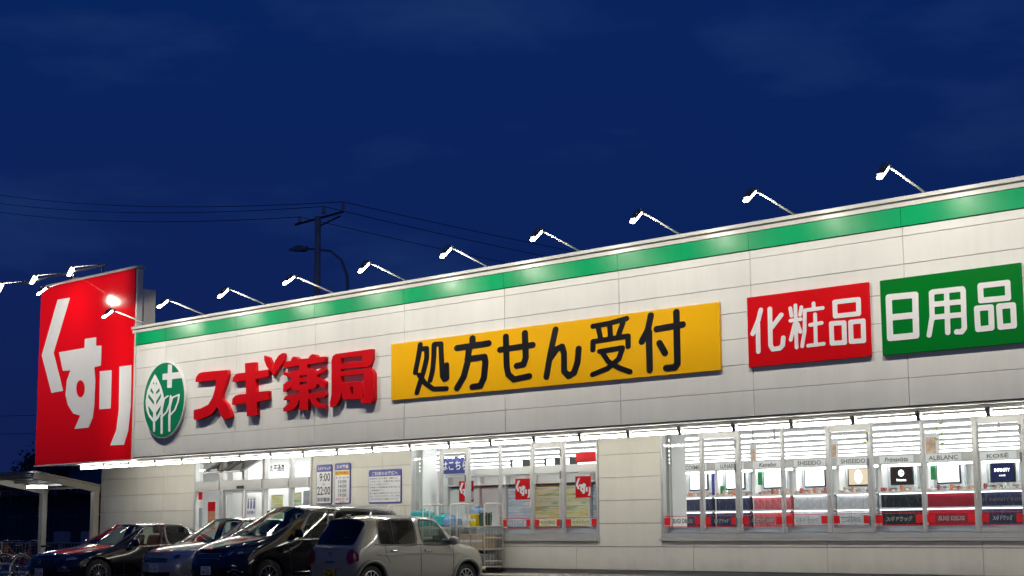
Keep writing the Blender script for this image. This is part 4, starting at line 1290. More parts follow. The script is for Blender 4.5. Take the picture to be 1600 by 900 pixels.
# lobby behind the entrance: white partition, notices
t = thing('lobby_partition', 'white partition wall just behind the glazed entrance', 'partition', (-7, 3.4, 0.36))
MB().box((-10.6, 3.6, 0.36), (-4.4, 3.7, 3.235)).build('panel', 'room_white', t)
for i, x in enumerate((-9.4, -7.7, -6.3, -5.2)):  # ceiling panels added to brighten the partition behind the entrance
    t = thing('added_lobby_light', ORD[i] + ' added square light from the left, brightening the lobby', 'ceiling light', (x, 2.7, 3.2), 'added lobby ceiling lights')
    MB().box((x - 0.36, 2.42, 3.19), (x + 0.36, 2.92, 3.238)).build('frame', 'white_metal', t)
    MB().box((x - 0.33, 2.45, 3.175), (x + 0.33, 2.89, 3.189)).build('diffuser', 'added_light_glow', t)
for i, (x0, x1, z0, z1, m_, lab) in enumerate(((-9.35, -9.02, 1.30, 2.0, 'pack_orange', 'narrow red and tan poster in the left entrance pane'), (-6.62, -6.15, 1.55, 2.12, 'streak_warm', 'pale yellow notice in the entrance pane beside the door'),
                                            (-5.70, -5.40, 1.72, 2.17, 'streak_warm', 'green and orange poster in the right entrance pane'), (-5.33, -5.08, 1.75, 2.2, 'pack_silver', 'grey notice in the right entrance pane'),
                                            (-9.80, -9.62, 2.06, 2.26, 'sign_red2', 'small red square sticker at the left entrance jamb'), (-9.76, -9.62, 1.35, 1.85, 'pack_silver', 'slim grey notice under the red sticker at the entrance jamb'))):
    t = thing('notice_sheet', lab, 'notice', (x0, WALL_Y + 0.03, z0))
    MB().box((x0, WALL_Y + 0.03, z0), (x1, WALL_Y + 0.034, z1)).build('sheet', m_, t)
    if i == 0:
        MB().box((x0, WALL_Y + 0.0265, z1 - 0.24), (x1, WALL_Y + 0.0295, z1)).build('heading_block', 'sign_red2', t)
t = thing('restroom_notice', 'white restroom sign with blue figures on the right sliding door', 'sign', (-7.6, WALL_Y + 0.05, 1.7))
MB().box((-7.66, WALL_Y + 0.036, 1.62), (-7.26, WALL_Y + 0.040, 2.10)).build('sheet', 'film_white', t)
for q in range(3):
    x = -7.59 + q * 0.125
    MB().lathe([(0.001, 0.0), (0.024, 0.0), (0.024, 0.003), (0.001, 0.003)], (x, WALL_Y + 0.032, 2.03), 10, 'y').build('figure_head', 'sign_blue', t)
    MB().prism([(x - 0.03, 1.80), (x + 0.03, 1.80), (x + 0.02, 1.995), (x - 0.02, 1.995)], WALL_Y + 0.032, WALL_Y + 0.035).build('figure_body', 'sign_blue', t)
text('lettering', 'お手洗い', -7.63, 1.66, WALL_Y + 0.032, 0.09, 'sign_blue', t, width=0.34, bold=0.025)

# ------------------------------------------------------------------ bicycle shelter left of the store
CP = thing('bicycle_shelter', 'ivory cantilever bicycle shelter with sloping roof left of the store', 'shelter', (-16, 1.8, 0))
mat('roof_poly', (0.10, 0.10, 0.09), 0.35, var=0.1)
for x in (-14.72, -17.62, -20.52):
    MB().box((x - 0.10, 1.74, 0.0), (x + 0.10, 1.90, 2.42)).build('post', 'ivory_steel', CP, bevel=0.006)
    MB().bar((x, 1.95, 2.43), (x, -0.13, 2.80), 0.10, 0.17).build('beam', 'ivory_steel', CP, bevel=0.006)
    MB().bar((x, 1.99, 2.545), (x, -0.16, 2.925), 0.13, 0.035).build('roof_edge', 'ivory_steel', CP)
for i in range(5):
    y = -0.10 + i * 0.48
    z = 2.86 - (y + 0.13) * 0.178
    MB().box((-20.6, y - 0.02, z - 0.03), (-14.80, y + 0.02, z + 0.03)).build('purlin', 'grey_metal', CP)
for i in range(6):
    x0 = -20.6 + i * 0.965
    MB().add([(x0, -0.16, 2.913), (x0 + 0.955, -0.16, 2.913), (x0 + 0.955, 1.98, 2.533), (x0, 1.98, 2.533), (x0, -0.16, 2.92), (x0 + 0.955, -0.16, 2.92), (x0 + 0.955, 1.98, 2.54), (x0, 1.98, 2.54)],
             [(0, 3, 2, 1), (4, 5, 6, 7), (0, 1, 5, 4), (1, 2, 6, 5), (2, 3, 7, 6), (3, 0, 4, 7)]).build('roof_sheet', 'roof_poly', CP)
t = thing('shelter_light', 'glowing strip light under the roof of the bicycle shelter', 'strip light', (-16.3, 0.85, 2.6))
MB().box((-16.36, 0.58, 2.56), (-16.24, 1.18, 2.62)).build('housing', 'white_metal', t)
MB().box((-16.37, 0.60, 2.50), (-16.23, 1.16, 2.559)).build('diffuser', 'carport_glow', t)

mat('tyre_rubber', (0.012, 0.012, 0.012), 0.8)
mat('chrome', (0.6, 0.6, 0.6), 0.15, metal=1.0)
mat('bike_black', (0.01, 0.01, 0.012), 0.3)
mat('bike_red', (0.25, 0.01, 0.015), 0.3)
mat('wicker', (0.35, 0.24, 0.11), 0.7, var=0.2, vscale=30)


def bicycle(loc, rz, m, label, basket):
    t = thing('bicycle', label, 'bicycle', loc, 'bicycles under the shelter', rz)
    for yy, in ((-0.55,), (0.55,)):
        ring = [(0, yy + 0.31 * math.cos(a), 0.33 + 0.31 * math.sin(a)) for a in [k * math.pi / 14 for k in range(28)]]
        w = MB().tube(ring, 0.018, 6, True).build('wheel', 'tyre_rubber', t, True)
        MB().tube([(0, yy + 0.285 * math.cos(a), 0.33 + 0.285 * math.sin(a)) for a in [k * math.pi / 14 for k in range(28)]], 0.012, 6, True).build('rim', 'chrome', w, True)
        sp = MB()
        for k in range(14):
            a = k * math.pi / 7
            sp.tube([(0.02 * (-1) ** k, yy, 0.33), (0, yy + 0.28 * math.cos(a), 0.33 + 0.28 * math.sin(a))], 0.0025, 4)
        sp.build('spokes', 'chrome', w)['kind'] = 'stuff'
        MB().tube([(0, yy + 0.345 * math.cos(a), 0.33 + 0.345 * math.sin(a)) for a in [0.3 + k * 0.26 for k in range(10)]], 0.018, 5).build('mudguard', 'chrome', t, True)
    f = MB()
    for p, q in (((0, -0.42, 0.82), (0, 0.02, 0.30)), ((0, 0.02, 0.30), (0, 0.2, 0.80)), ((0, -0.40, 0.66), (0, 0.10, 0.52)), ((0.02, 0.55, 0.33), (0.02, 0.02, 0.30)), ((0.02, 0.55, 0.33), (0.01, 0.17, 0.70)), ((0, -0.55, 0.33), (0, -0.43, 0.90))):
        f.tube([p, q], 0.016, 6)
    f.build('frame', m, t, True)
    MB().tube([(-0.28, -0.22, 1.02), (-0.25, -0.36, 1.04), (0, -0.44, 0.95), (0.25, -0.36, 1.04), (0.28, -0.22, 1.02)], 0.012, 6).build('handlebar', 'chrome', t, True)
    MB().prism([(0.08, 0.84), (0.36, 0.86), (0.36, 0.91), (0.2, 0.90), (0.08, 0.89)], -0.07, 0.07, 'x').build('saddle', 'bike_black', t, bevel=0.015)
    b = MB()
    for z in (0.68, 0.75, 0.82, 0.89, 0.96):
        s_ = 0.12 + (z - 0.68) * 0.18
        b.tube([(-s_, -0.5 - s_ * 0.2, z), (s_, -0.5 - s_ * 0.2, z), (s_, -0.78 - (z - 0.68) * 0.2, z), (-s_, -0.78 - (z - 0.68) * 0.2, z)], 0.005, 4, True)
    for k in range(-3, 4):
        b.tube([(k * 0.04, -0.78, 0.68), (k * 0.057, -0.84, 0.96)], 0.004, 4)
        b.tube([(k * 0.04, -0.52, 0.68), (k * 0.057, -0.53, 0.96)], 0.004, 4)
    b.build('basket', basket, t)
    return t


bicycle((-16.35, 0.15, 0.0), 0.15, 'chrome', 'silver bicycle with a wire basket at the left picture edge', 'chrome')
bicycle((-15.75, 0.25, 0.0), -0.1, 'bike_red', 'dark red bicycle with a tan basket under the shelter', 'wicker')
bicycle((-15.1, 0.35, 0.0), 0.05, 'bike_black', 'black bicycle beside the front of the black sedan', 'bike_black')
t = thing('bicycle_rack', 'low white tube rack in front of the bicycles', 'rack', (-16, -0.35, 0))
for y_, z_ in ((-0.55, 0.40), (-0.55, 0.16), (0.05, 0.16)):
    MB().tube([(-18.5, y_, z_), (-14.9, y_, z_)], 0.025).build('rail', 'white_metal', t)
for x in (-18.3, -16.6, -15.0):
    MB().tube([(x, -0.55, 0.0), (x, -0.55, 0.40)], 0.022).build('stand', 'white_metal', t)
# fence behind the shelter
F = thing('mesh_fence', 'low steel fence behind the bicycle shelter', 'fence', (-25, 6, 0))
x = -34.0
while x < -15:
    MB().tube([(x, 6, 0), (x, 6, 0.92)], 0.025, 6).build('post', 'ivory_steel', F)
    x += 2.0
for z in (0.90, 0.12):
    MB().tube([(-34, 6, z), (-15, 6, z)], 0.018, 6).build('rail', 'ivory_steel', F)
pk = MB()
x = -34.0
while x < -15:
    pk.tube([(x, 6.0, 0.12), (x, 6.0, 0.90)], 0.008, 4)
    x += 0.22
pk.build('pickets', 'ivory_steel', F)['kind'] = 'stuff'
mat('box_grey', (0.30, 0.30, 0.34), 0.5)
for x, lab in ((-25.2, 'grey utility box behind the fence left of the shelter post'), (-23.4, 'grey utility box behind the fence right of the shelter post')):
    t = thing('utility_box', lab, 'box', (x, 6.6, 0), 'utility boxes behind the fence')
    MB().box((x - 0.28, 6.6, 0.9), (x + 0.28, 6.95, 1.28)).build('casing', 'box_grey', t, bevel=0.02)
    MB().box((x - 0.05, 6.7, 0.0), (x + 0.05, 6.8, 0.9)).build('stand', 'box_grey', t)

# far dark buildings on the left and a pole in front of them
mat('far_wall', (0.05, 0.055, 0.06), 0.8, var=0.2)
mat('far_roof', (0.03, 0.03, 0.035), 0.8, var=0.2)
mat('far_band', (0.16, 0.17, 0.19), 0.7)
mat('far_glass', (0.02, 0.025, 0.035), 0.1)
for (x0, x1, y0, z1, lab) in ((-62, -38, 22, 3.6, 'dark low warehouse with a pale eave line far left'), (-88, -66, 38, 5.2, 'dark two-storey house far left beyond the warehouse')):
    t = thing('far_building', lab, 'building', ((x0 + x1) / 2, y0, 0))
    MB().box((x0, y0, 0), (x1, y0 + 12, z1)).build('wall', 'far_wall', t)
    MB().prism([(y0 - 0.5, z1), (y0 + 12.5, z1), (y0 + 6, z1 + 1.3)], x0 - 0.4, x1 + 0.4, 'x').build('roof', 'far_roof', t)
    MB().box((x0 - 0.3, y0 - 0.55, z1 - 0.35), (x1 + 0.3, y0 - 0.30, z1 - 0.05)).build('eave', 'far_band', t)
    MB().box((x1 + 0.002, y0 + 0.5, z1 - 0.4), (x1 + 0.2, y0 + 11.5, z1 - 0.1)).build('eave', 'far_band', t)
    n = int((x1 - x0) / 3)
    for k in range(n):
        xw = x0 + 1 + k * 3
        f = MB().box((xw, y0 - 0.05, 1.0), (xw + 1.6, y0 - 0.002, 2.2)).build('window', 'far_band', t)
        MB().box((xw + 0.08, y0 - 0.07, 1.08), (xw + 1.52, y0 - 0.051, 2.12)).build('pane', 'far_glass', f)
# street tree silhouettes
mat('leaf_dark', (0.04, 0.07, 0.03), 0.7, var=0.3)
mat('bark', (0.05, 0.04, 0.03), 0.9)


def tree(loc, h, r, label, seed):
    rd = random.Random(seed)
    t = thing('street_tree', label, 'tree', loc, 'dark trees on the left')
    b = Vector(loc)
    tr = MB().tube([b, b + Vector((0.05, 0, h * 0.3)), b + Vector((0, 0.1, h * 0.6)), b + Vector((0.1, 0, h * 0.85))], [0.16, 0.12, 0.08, 0.03], 8)
    for k in range(6):
        a = rd.uniform(0, 6.28)
        s_ = b + Vector((0, 0, h * rd.uniform(0.35, 0.6)))
        tr.tube([s_, s_ + Vector((math.cos(a) * r * 0.6, math.sin(a) * r * 0.6, h * 0.2))], [0.06, 0.015], 6)
    tr.build('trunk', 'bark', t, True)
    cr_ = MB()
    for k in range(26):
        a, e = rd.uniform(0, 6.28), rd.uniform(-0.7, 1.2)
        q = rd.uniform(0.25, 0.95) * r
        c = b + Vector((math.cos(a) * math.cos(e) * q, math.sin(a) * math.cos(e) * q, h * 0.66 + math.sin(e) * h * 0.3))
        for j in range(85):
            d = Vector((rd.gauss(0, 1), rd.gauss(0, 1), rd.gauss(0, 0.8))) * (r * 0.14)
            p_ = c + d
            u = Vector((rd.gauss(0, 1), rd.gauss(0, 1), rd.gauss(0, 1))).normalized() * 0.10
            v_ = Vector((rd.gauss(0, 1), rd.gauss(0, 1), rd.gauss(0, 1))).normalized() * 0.07
            cr_.add([p_ - u, p_ + v_, p_ + u, p_ - v_], [(0, 1, 2, 3)])
    cr_.build('crown', 'leaf_dark', t)['kind'] = 'stuff'


tree((-45.0, 17, 0), 6.0, 2.2, 'dark tree silhouette beside the left edge below the tower', 3)
tree((-52.5, 17, 0), 5.0, 1.9, 'smaller dark tree at the left picture edge', 5)

# ------------------------------------------------------------------ utility poles, street lamp, wires
mat('pole_concrete', (0.36, 0.36, 0.33), 0.85, var=0.15)
mat('porcelain', (0.40, 0.40, 0.38), 0.3)
mat('wire', (0.008, 0.008, 0.008), 0.6)


def upole(x, y, h, label, arm=True):
    t = thing('utility_pole', label, 'utility pole', (x, y, 0), 'utility poles')
    MB().tube([(x, y, 0), (x, y, h)], [0.15, 0.115], 14).build('pole', 'pole_concrete', t, True)
    MB().bar((x - 0.9, y - 0.4, h - 0.25), (x + 0.9, y + 0.5, h + 0.12), 0.07, 0.07).build('crossarm', 'dark_metal', t)
    MB().bar((x - 1.7, y - 0.4, h - 3.9), (x + 1.6, y + 0.5, h - 3.6), 0.06, 0.06).build('crossarm', 'dark_metal', t)
    for dx, dy, dz in ((-0.75, -0.3, -0.20), (0.15, 0.15, 0.10), (0.88, 0.48, 0.20)):
        c = (x + dx, y + dy, h + dz)
        MB().lathe([(0.001, 0), (0.05, 0), (0.09, 0.06), (0.05, 0.10), (0.085, 0.16), (0.05, 0.2), (0.06, 0.27), (0.001, 0.28)], c, 10).build('insulator', 'porcelain', t, True)
    MB().bar((x + 0.0, y, h - 0.4), (x + 0.85, y + 0.4, h - 0.05), 0.05, 0.05).build('brace', 'dark_metal', t)
    return t


PX, PY, PH = -21.6, 15.0, 13.0
upole(PX, PY, PH, 'dark concrete utility pole with crossarms behind the store roof')
upole(-74.0, 24.0, 12.5, 'far utility pole at the left edge beyond the tower')


def sag(p, q, s_, n=24):
    p, q = Vector(p), Vector(q)
    return [p.lerp(q, i / n) - Vector((0, 0, s_ * 4 * (i / n) * (1 - i / n))) for i in range(n + 1)]


wires = [((PX - 0.75, PY - 0.3, PH + 0.05), (-79.0, 24, 24.1), 0.9, 'lowest of the three wires left of the utility pole'), ((PX + 0.15, PY + 0.15, PH + 0.38), (-79.0, 24.4, 24.6), 0.9, 'middle wire of the three left of the utility pole'),
         ((PX + 0.88, PY + 0.48, PH + 0.5), (-79.0, 24.8, 25.2), 0.9, 'topmost wire left of the utility pole'),
         ((PX - 0.75, PY - 0.3, PH + 0.05), (-32.4, 60.0, 14.6), 0.35, 'lowest of the three wires right of the utility pole'), ((PX + 0.15, PY + 0.15, PH + 0.38), (-31.6, 60.0, 15.2), 0.35, 'middle wire of the three right of the utility pole'),
         ((PX + 0.88, PY + 0.48, PH + 0.5), (-30.8, 60.0, 15.8), 0.35, 'topmost wire right of the utility pole'),
         ((-24.0, 22, 6.6), (-90, 22, 9.6), 0.4, 'upper wire crossing the dark gap left of the tower'), ((-24.0, 22, 5.8), (-90, 22, 8.4), 0.4, 'lower wire crossing the dark gap left of the tower')]
for p, q, s_, lab in wires:
    t = thing('overhead_wire', lab, 'wire', p, 'overhead wires')
    MB().tube(sag(p, q, s_), 0.014, 5).build('cable', 'wire', t)
t = thing('street_lamp', 'unlit curved street lamp beside the utility pole', 'street lamp', (-23.6, 18, 0))
MB().tube([(-23.5, 18, 0), (-23.45, 18, 10.4), (-23.55, 18, 11.3), (-23.9, 18, 11.95), (-24.6, 18, 12.4), (-25.6, 18, 12.62), (-26.3, 18, 12.70)], [0.10, 0.07, 0.06, 0.055, 0.05, 0.045, 0.04], 8).build('pole', 'grey_metal', t, True)
MB().prism([(-26.2, 12.66), (-26.4, 12.60), (-27.2, 12.72), (-27.25, 12.80), (-26.6, 12.90), (-26.2, 12.80)], 17.85, 18.15).build('lamp_head', 'grey_metal', t, bevel=0.03)

# ------------------------------------------------------------------ wheeled wire cages with goods under the left window
mat('cage_white', (0.66, 0.65, 0.58), 0.4, var=0.04)
mat('pack_teal', (0.05, 0.42, 0.44), 0.35, var=0.3, vscale=10)
mat('pack_blue', (0.20, 0.32, 0.55), 0.4, var=0.3, vscale=10)
mat('pack_yellow', (0.55, 0.42, 0.01), 0.35, var=0.15, vscale=10)
mat('pot_green', (0.03, 0.06, 0.045), 0.45, var=0.2, vscale=10)
mat('carton', (0.34, 0.27, 0.19), 0.7, var=0.15, vscale=6)
mat('clear_pack', (0.62, 0.64, 0.66), 0.25, var=0.2, vscale=14)
mat('sack_grey', (0.16, 0.16, 0.17), 0.5, var=0.4, vscale=12)
FZ = 0.33


def cage(x0, x1, label):
    y0, y1, zb, zt = 1.31, 1.84, FZ + 0.14, 1.78
    t = thing('roll_cage', label, 'cage', ((x0 + x1) / 2, (y0 + y1) / 2, FZ), 'white wire roll cages under the window')
    r = 0.014
    for xs in (x0, x1):     # side ladders: arch + rungs + wires
        MB().tube([(xs, y0, zb), (xs, y0, zt - 0.06), (xs, y0 + 0.02, zt - 0.015), (xs, y0 + 0.06, zt), (xs, y1 - 0.06, zt), (xs, y1 - 0.02, zt - 0.015), (xs, y1, zt - 0.06), (xs, y1, zb)], r, 8).build('side_frame', 'cage_white', t, True)
        for z in (0.585, 0.83, 1.07, 1.31):
            MB().tube([(xs, y0, z), (xs, y1, z)], 0.011, 6).build('rung', 'cage_white', t)
        wv = MB()
        for k in range(1, 6):
            yy = y0 + (y1 - y0) * k / 6
            wv.tube([(xs, yy, zb), (xs, yy, zt - 0.005)], 0.0035, 4)
        wv.build('side_wires', 'cage_white', t)['kind'] = 'stuff'
    bk = MB()
    n = int((x1 - x0) / 0.09)
    for k in range(1, n):
        bk.tube([(x0 + (x1 - x0) * k / n, y1, zb), (x0 + (x1 - x0) * k / n, y1, zt - 0.25)], 0.0035, 4)
    bk.build('back_wires', 'cage_white', t)['kind'] = 'stuff'
    for z in (0.62, 1.07, zt - 0.25):
        MB().tube([(x0, y1, z), (x1, y1, z)], 0.010, 6).build('back_rail', 'cage_white', t)
    for z in (zb, 0.83, 1.295):
        sh_ = MB().box((x0 + 0.015, y0, z - 0.012), (x1 - 0.015, y1 - 0.012, z + 0.008))
        sh_.build('shelf', 'cage_white', t)
    MB().box((x0 - 0.01, y0 - 0.015, zb - 0.05), (x1 + 0.01, y0 + 0.012, zb - 0.013)).build('base_bar', 'cage_white', t)
    for xs in (x0 + 0.05, x1 - 0.05):
        for ys in (y0 + 0.05, y1 - 0.05):
            MB().lathe([(0.001, -0.018), (0.045, -0.018), (0.05, 0), (0.045, 0.018), (0.001, 0.018)], (xs, ys, FZ + 0.05), 12, 'x').build('castor', 'tyre_rubber', t, True)
    return t


cage(-1.43, -0.24, 'white roll cage with teal packs, left one of three')
cage(-0.02, 0.63, 'white roll cage in the middle under the window')
cage(0.85, 1.69, 'white roll cage with green pots nearest the beige wall')


def goods(name, label, cat, x0, x1, y0, y1, z0, z1, m, grp, kind='box'):
    t = thing(name, label, cat, ((x0 + x1) / 2, (y0 + y1) / 2, z0), grp)
    cx, cy = (x0 + x1) / 2, (y0 + y1) / 2
    if kind == 'box':
        MB().box((x0, y0, z0), (x1, y1, z1)).build('body', m, t, bevel=0.008)
        MB().box((x0 + 0.01, y0 - 0.003, (z0 + z1) / 2 - 0.02), (x1 - 0.01, y0 - 0.0005, (z0 + z1) / 2 + 0.03)).build('print_strip', 'clear_pack', t)
    elif kind == 'pack':
        MB().box((x0, y0, z0), (x1, y1, z1)).build('body', m, t, bevel=0.035)
        MB().prism([(cx - 0.04, z1 - 0.01), (cx + 0.04, z1 - 0.01), (cx + 0.07, z1 + 0.05), (cx - 0.06, z1 + 0.045)], cy - 0.02, cy + 0.02).build('gathered_top', m, t)
    elif kind == 'pot':
        w = (x1 - x0) / 2
        MB().lathe([(0.001, 0), (w * 0.78, 0), (w * 0.98, (z1 - z0) * 0.93), (w * 1.05, (z1 - z0) * 0.93), (w * 1.05, z1 - z0), (w * 0.95, z1 - z0), (w * 0.9, (z1 - z0) * 0.9), (0.001, (z1 - z0) * 0.9)], (cx, cy, z0), 14).build('body', m, t)
        lf = MB()
        rd = random.Random(int(x0 * 1000))
        for k in range(26):
            a = rd.uniform(0, 6.28)
            p_ = Vector((cx + math.cos(a) * w * 0.6, cy + math.sin(a) * w * 0.6, z1 - 0.02))
            lf.add([p_, p_ + Vector((0.012, 0.006, 0.04)), p_ + Vector((math.cos(a) * 0.03, math.sin(a) * 0.03, rd.uniform(0.04, 0.09))), p_ + Vector((-0.012, -0.006, 0.035))], [(0, 1, 2, 3)])
        lf.build('leaves', 'leaf_paper' if False else 'leaf_dark', t)['kind'] = 'stuff'
    elif kind == 'bottle':
        w = (x1 - x0) / 2
        h = z1 - z0
        MB().lathe([(0.001, 0), (w * 0.9, 0), (w, h * 0.05), (w, h * 0.6), (w * 0.5, h * 0.82), (w * 0.4, h * 0.86), (0.001, h * 0.86)], (cx, cy, z0), 14).build('body', m, t, True)
        MB().lathe([(0.001, h * 0.86), (w * 0.42, h * 0.86), (w * 0.42, h), (0.001, h)], (cx, cy, z0), 12).build('cap', 'clear_pack', t)
        MB().tube([(cx, y0 + 0.01, z0 + h * 0.62), (cx, y0 - 0.02, z0 + h * 0.5), (cx, y0 + 0.01, z0 + h * 0.3)], 0.008, 6).build('handle', m, t)


G = 'goods on the roll cages'
goods('tissue_pack', 'teal pack on the left cage, under another teal pack', 'pack', -0.78, -0.30, 1.36, 1.75, 1.304, 1.44, 'pack_teal', G, 'pack')
goods('tissue_pack', 'teal pack on top of the left cage stack', 'pack', -0.74, -0.32, 1.36, 1.75, 1.50, 1.65, 'pack_teal', G, 'pack')
goods('tissue_pack', 'teal and white pack on the middle cage', 'pack', 0.0, 0.30, 1.36, 1.75, 1.304, 1.55, 'pack_teal', G, 'pack')
goods('plastic_crate', 'dark crate at the left of the middle cage shelf', 'crate', 0.02, 0.24, 1.35, 1.7, 0.842, 1.12, 'pot_green', G)
goods('soft_pack', 'pale blue pack on the right of the middle cage', 'pack', 0.33, 0.60, 1.36, 1.72, 1.304, 1.50, 'pack_blue', G, 'pack')
goods('soft_pack', 'blue and white pack low on the middle cage', 'pack', 0.28, 0.60, 1.36, 1.72, 0.842, 1.06, 'pack_blue', G, 'pack')
goods('soft_pack', 'blue pack at the back of the right cage top shelf', 'pack', 0.90, 1.22, 1.62, 1.80, 1.304, 1.68, 'pack_blue', G, 'pack')
for i, x in enumerate((0.92, 1.06)):
    goods('bottle', ('left' if i == 0 else 'right') + ' one of two white jugs on the right cage', 'bottle', x, x + 0.11, 1.36, 1.47, 1.304, 1.56, 'clear_pack', G, 'bottle')
for i, x in enumerate((1.21, 1.30)):
    goods('carton', ('left' if i == 0 else 'right') + ' one of two yellow cartons on the right cage', 'carton', x, x + 0.085, 1.35, 1.55, 1.304, 1.56, 'pack_yellow', G)
for i, (x, y) in enumerate(((1.42, 1.55), (1.44, 1.35), (1.55, 1.47))):
    goods('plant_pot', ('rear', 'front', 'rightmost')[i] + ' dark green pot on the right cage', 'pot', x, x + 0.12, y, y + 0.12, 1.304, 1.54, 'pot_green', G, 'pot')
for i, (x, w) in enumerate(((0.88, 0.34), (1.24, 0.36))):
    goods('carton', ('left' if i == 0 else 'right') + ' brown carton on the middle shelf of the right cage', 'carton', x, x + w, 1.34, 1.72, 0.842, 1.14, 'carton', G)
goods('sack', 'grey sack on the lower shelf of the right cage, left', 'sack', 0.90, 1.25, 1.33, 1.75, FZ + 0.15, 0.78, 'sack_grey', G, 'pack')
goods('sack', 'grey sack on the lower shelf of the right cage, right', 'sack', 1.28, 1.64, 1.33, 1.75, FZ + 0.15, 0.74, 'sack_grey', G, 'pack')
goods('carton', 'brown carton low on the middle cage', 'carton', 0.03, 0.58, 1.34, 1.75, FZ + 0.15, 0.79, 'carton', G)
goods('carton', 'brown carton low on the left cage', 'carton', -1.35, -0.35, 1.34, 1.75, FZ + 0.15, 0.78, 'carton', G)

# ------------------------------------------------------------------ cars
def paint(name, color, rough=0.18, metal=0.0, coat=1.0):
    return mat(name, color, rough, metal=metal, coat=coat, var=0.03, vscale=2, spec=0.1)


paint('paint_black', (0.006, 0.006, 0.008))
paint('paint_navy', (0.005, 0.006, 0.010))
paint('paint_silver', (0.36, 0.35, 0.33), 0.3, 0.3)
paint('paint_greige', (0.28, 0.27, 0.235), 0.22, 0.1)
mat('car_trim', (0.012, 0.012, 0.012), 0.45)
mat('arch_grey', (0.13, 0.13, 0.12), 0.5)
mat('car_seat', (0.03, 0.03, 0.032), 0.8)
mat('lamp_red', (0.22, 0.004, 0.008), 0.1, coat=1.0)
mat('lamp_clear', (0.42, 0.44, 0.47), 0.06, metal=0.7, coat=1.0)
mat('lamp_dark', (0.05, 0.055, 0.065), 0.06, metal=0.5, coat=1.0)
mat('plate_white', (0.62, 0.64, 0.62), 0.5)
mat('plate_yellow', (0.42, 0.34, 0.02), 0.5)
mat('alloy', (0.55, 0.56, 0.57), 0.22, metal=0.9)
mat('mirror_glass', (0.5, 0.5, 0.5), 0.03, metal=1.0)
glass('car_glass', (0.62, 0.70, 0.66), 1.5)
glass('car_glass_dark', (0.03, 0.03, 0.035), 1.5)


def cage_mesh(cols, win, hold=0.0):
    # cols: per station seven points (half width, distance from the nose, height) from sill to roof centre
    bm = bmesh.new()
    R, Lf = [], []
    for c in cols:
        r_, l_ = [], []
        for (w, s, z) in c:
            v = bm.verts.new((w, s, z))
            r_.append(v)
            l_.append(v if w == 0 else bm.verts.new((-w, s, z)))
        R.append(r_)
        Lf.append(l_)
    n, m = len(cols), len(cols[0])
    for side in (R, Lf):
        for i in range(n - 1):
            for j in range(m - 1):
                q = [side[i][j], side[i + 1][j], side[i + 1][j + 1], side[i][j + 1]]
                f = bm.faces.new(q if side is R else q[::-1])
                f.material_index = win.get((i, j), 0)
    for i in range(n - 1):
        f = bm.faces.new([R[i][0], Lf[i][0], Lf[i + 1][0], R[i + 1][0]])
        f.material_index = 9
    for k in (0, n - 1):
        for j in range(m - 1):
            q = [R[k][j], R[k][j + 1], Lf[k][j + 1], Lf[k][j]]
            q = [v for a, v in enumerate(q) if v not in q[:a]]
            bm.faces.new(q if k == 0 else q[::-1])
    bmesh.ops.recalc_face_normals(bm, faces=bm.faces)
    cl = bm.edges.layers.float.get('crease_edge') or bm.edges.layers.float.new('crease_edge')
    cab = [i for (i, j) in win if j == 3]
    for i in range(min(cab), max(cab) + (1 if not hold else 3)):          # hold the belt line and the roof rail
        for side in (R, Lf):
            for j, cv in ((3, 0.55 + hold), (4, 0.45 + hold * 0.8)):
                e = bm.edges.get((side[i][j], side[i + 1][j]))
                if e:
                    e[cl] = cv
    if hold:             # squarer tail and nose
        for i in (1, len(cols) - 2):
            for side in (R, Lf):
                for j in range(1, 6):
                    e = bm.edges.get((side[i][j], side[i][j + 1]))
                    if e:
                        e[cl] = max(e[cl], hold)
    for idx in sorted(set(win.values())):
        fs = [f for f in bm.faces if f.material_index == idx]
        todo = set(fs)
        while todo:
            isl, st = set(), [next(iter(todo))]
            while st:
                f = st.pop()
                if f in isl:
                    continue
                isl.add(f)
                for e in f.edges:
                    st += [g_ for g_ in e.link_faces if g_ in todo and g_ not in isl]
            todo -= isl
            r = bmesh.ops.inset_region(bm, faces=list(isl), thickness=0.020, depth=-0.004, use_even_offset=True)
            for f in r['faces']:
                f.material_index = 8
            for f in isl:
                for e in f.edges:
                    if any(g_ not in isl for g_ in e.link_faces):
                        e[cl] = 0.88
            for f in r['faces']:
                for e in f.edges:
                    e[cl] = max(e[cl], 0.35)
    me = bpy.data.meshes.new('car_cage')
    bm.to_mesh(me)
    bm.free()
    for k in range(10):
        me.materials.append(None)
    return me


def evaluated(me, mods):
    o = bpy.data.objects.new('tmp', me)
    COL.objects.link(o)
    extra = []
    for kind, kw in mods:
        md = o.modifiers.new(kind, kind)
        for k_, v_ in kw.items():
            setattr(md, k_, v_)
    dg = bpy.context.evaluated_depsgraph_get()
    dg.update()
    out = bpy.data.meshes.new_from_object(o.evaluated_get(dg))
    bpy.data.objects.remove(o)
    return out


def sub_mesh(me, faces, name, m, parent):
    ids = sorted({v for f in faces for v in me.polygons[f].vertices})
    mp = {v: i for i, v in enumerate(ids)}
    nm = bpy.data.meshes.new(name)
    nm.from_pydata([me.vertices[v].co[:] for v in ids], [], [[mp[v] for v in me.polygons[f].vertices] for f in faces])
    nm.polygons.foreach_set('use_smooth', [True] * len(nm.polygons))
    return link(name, nm, m, parent)


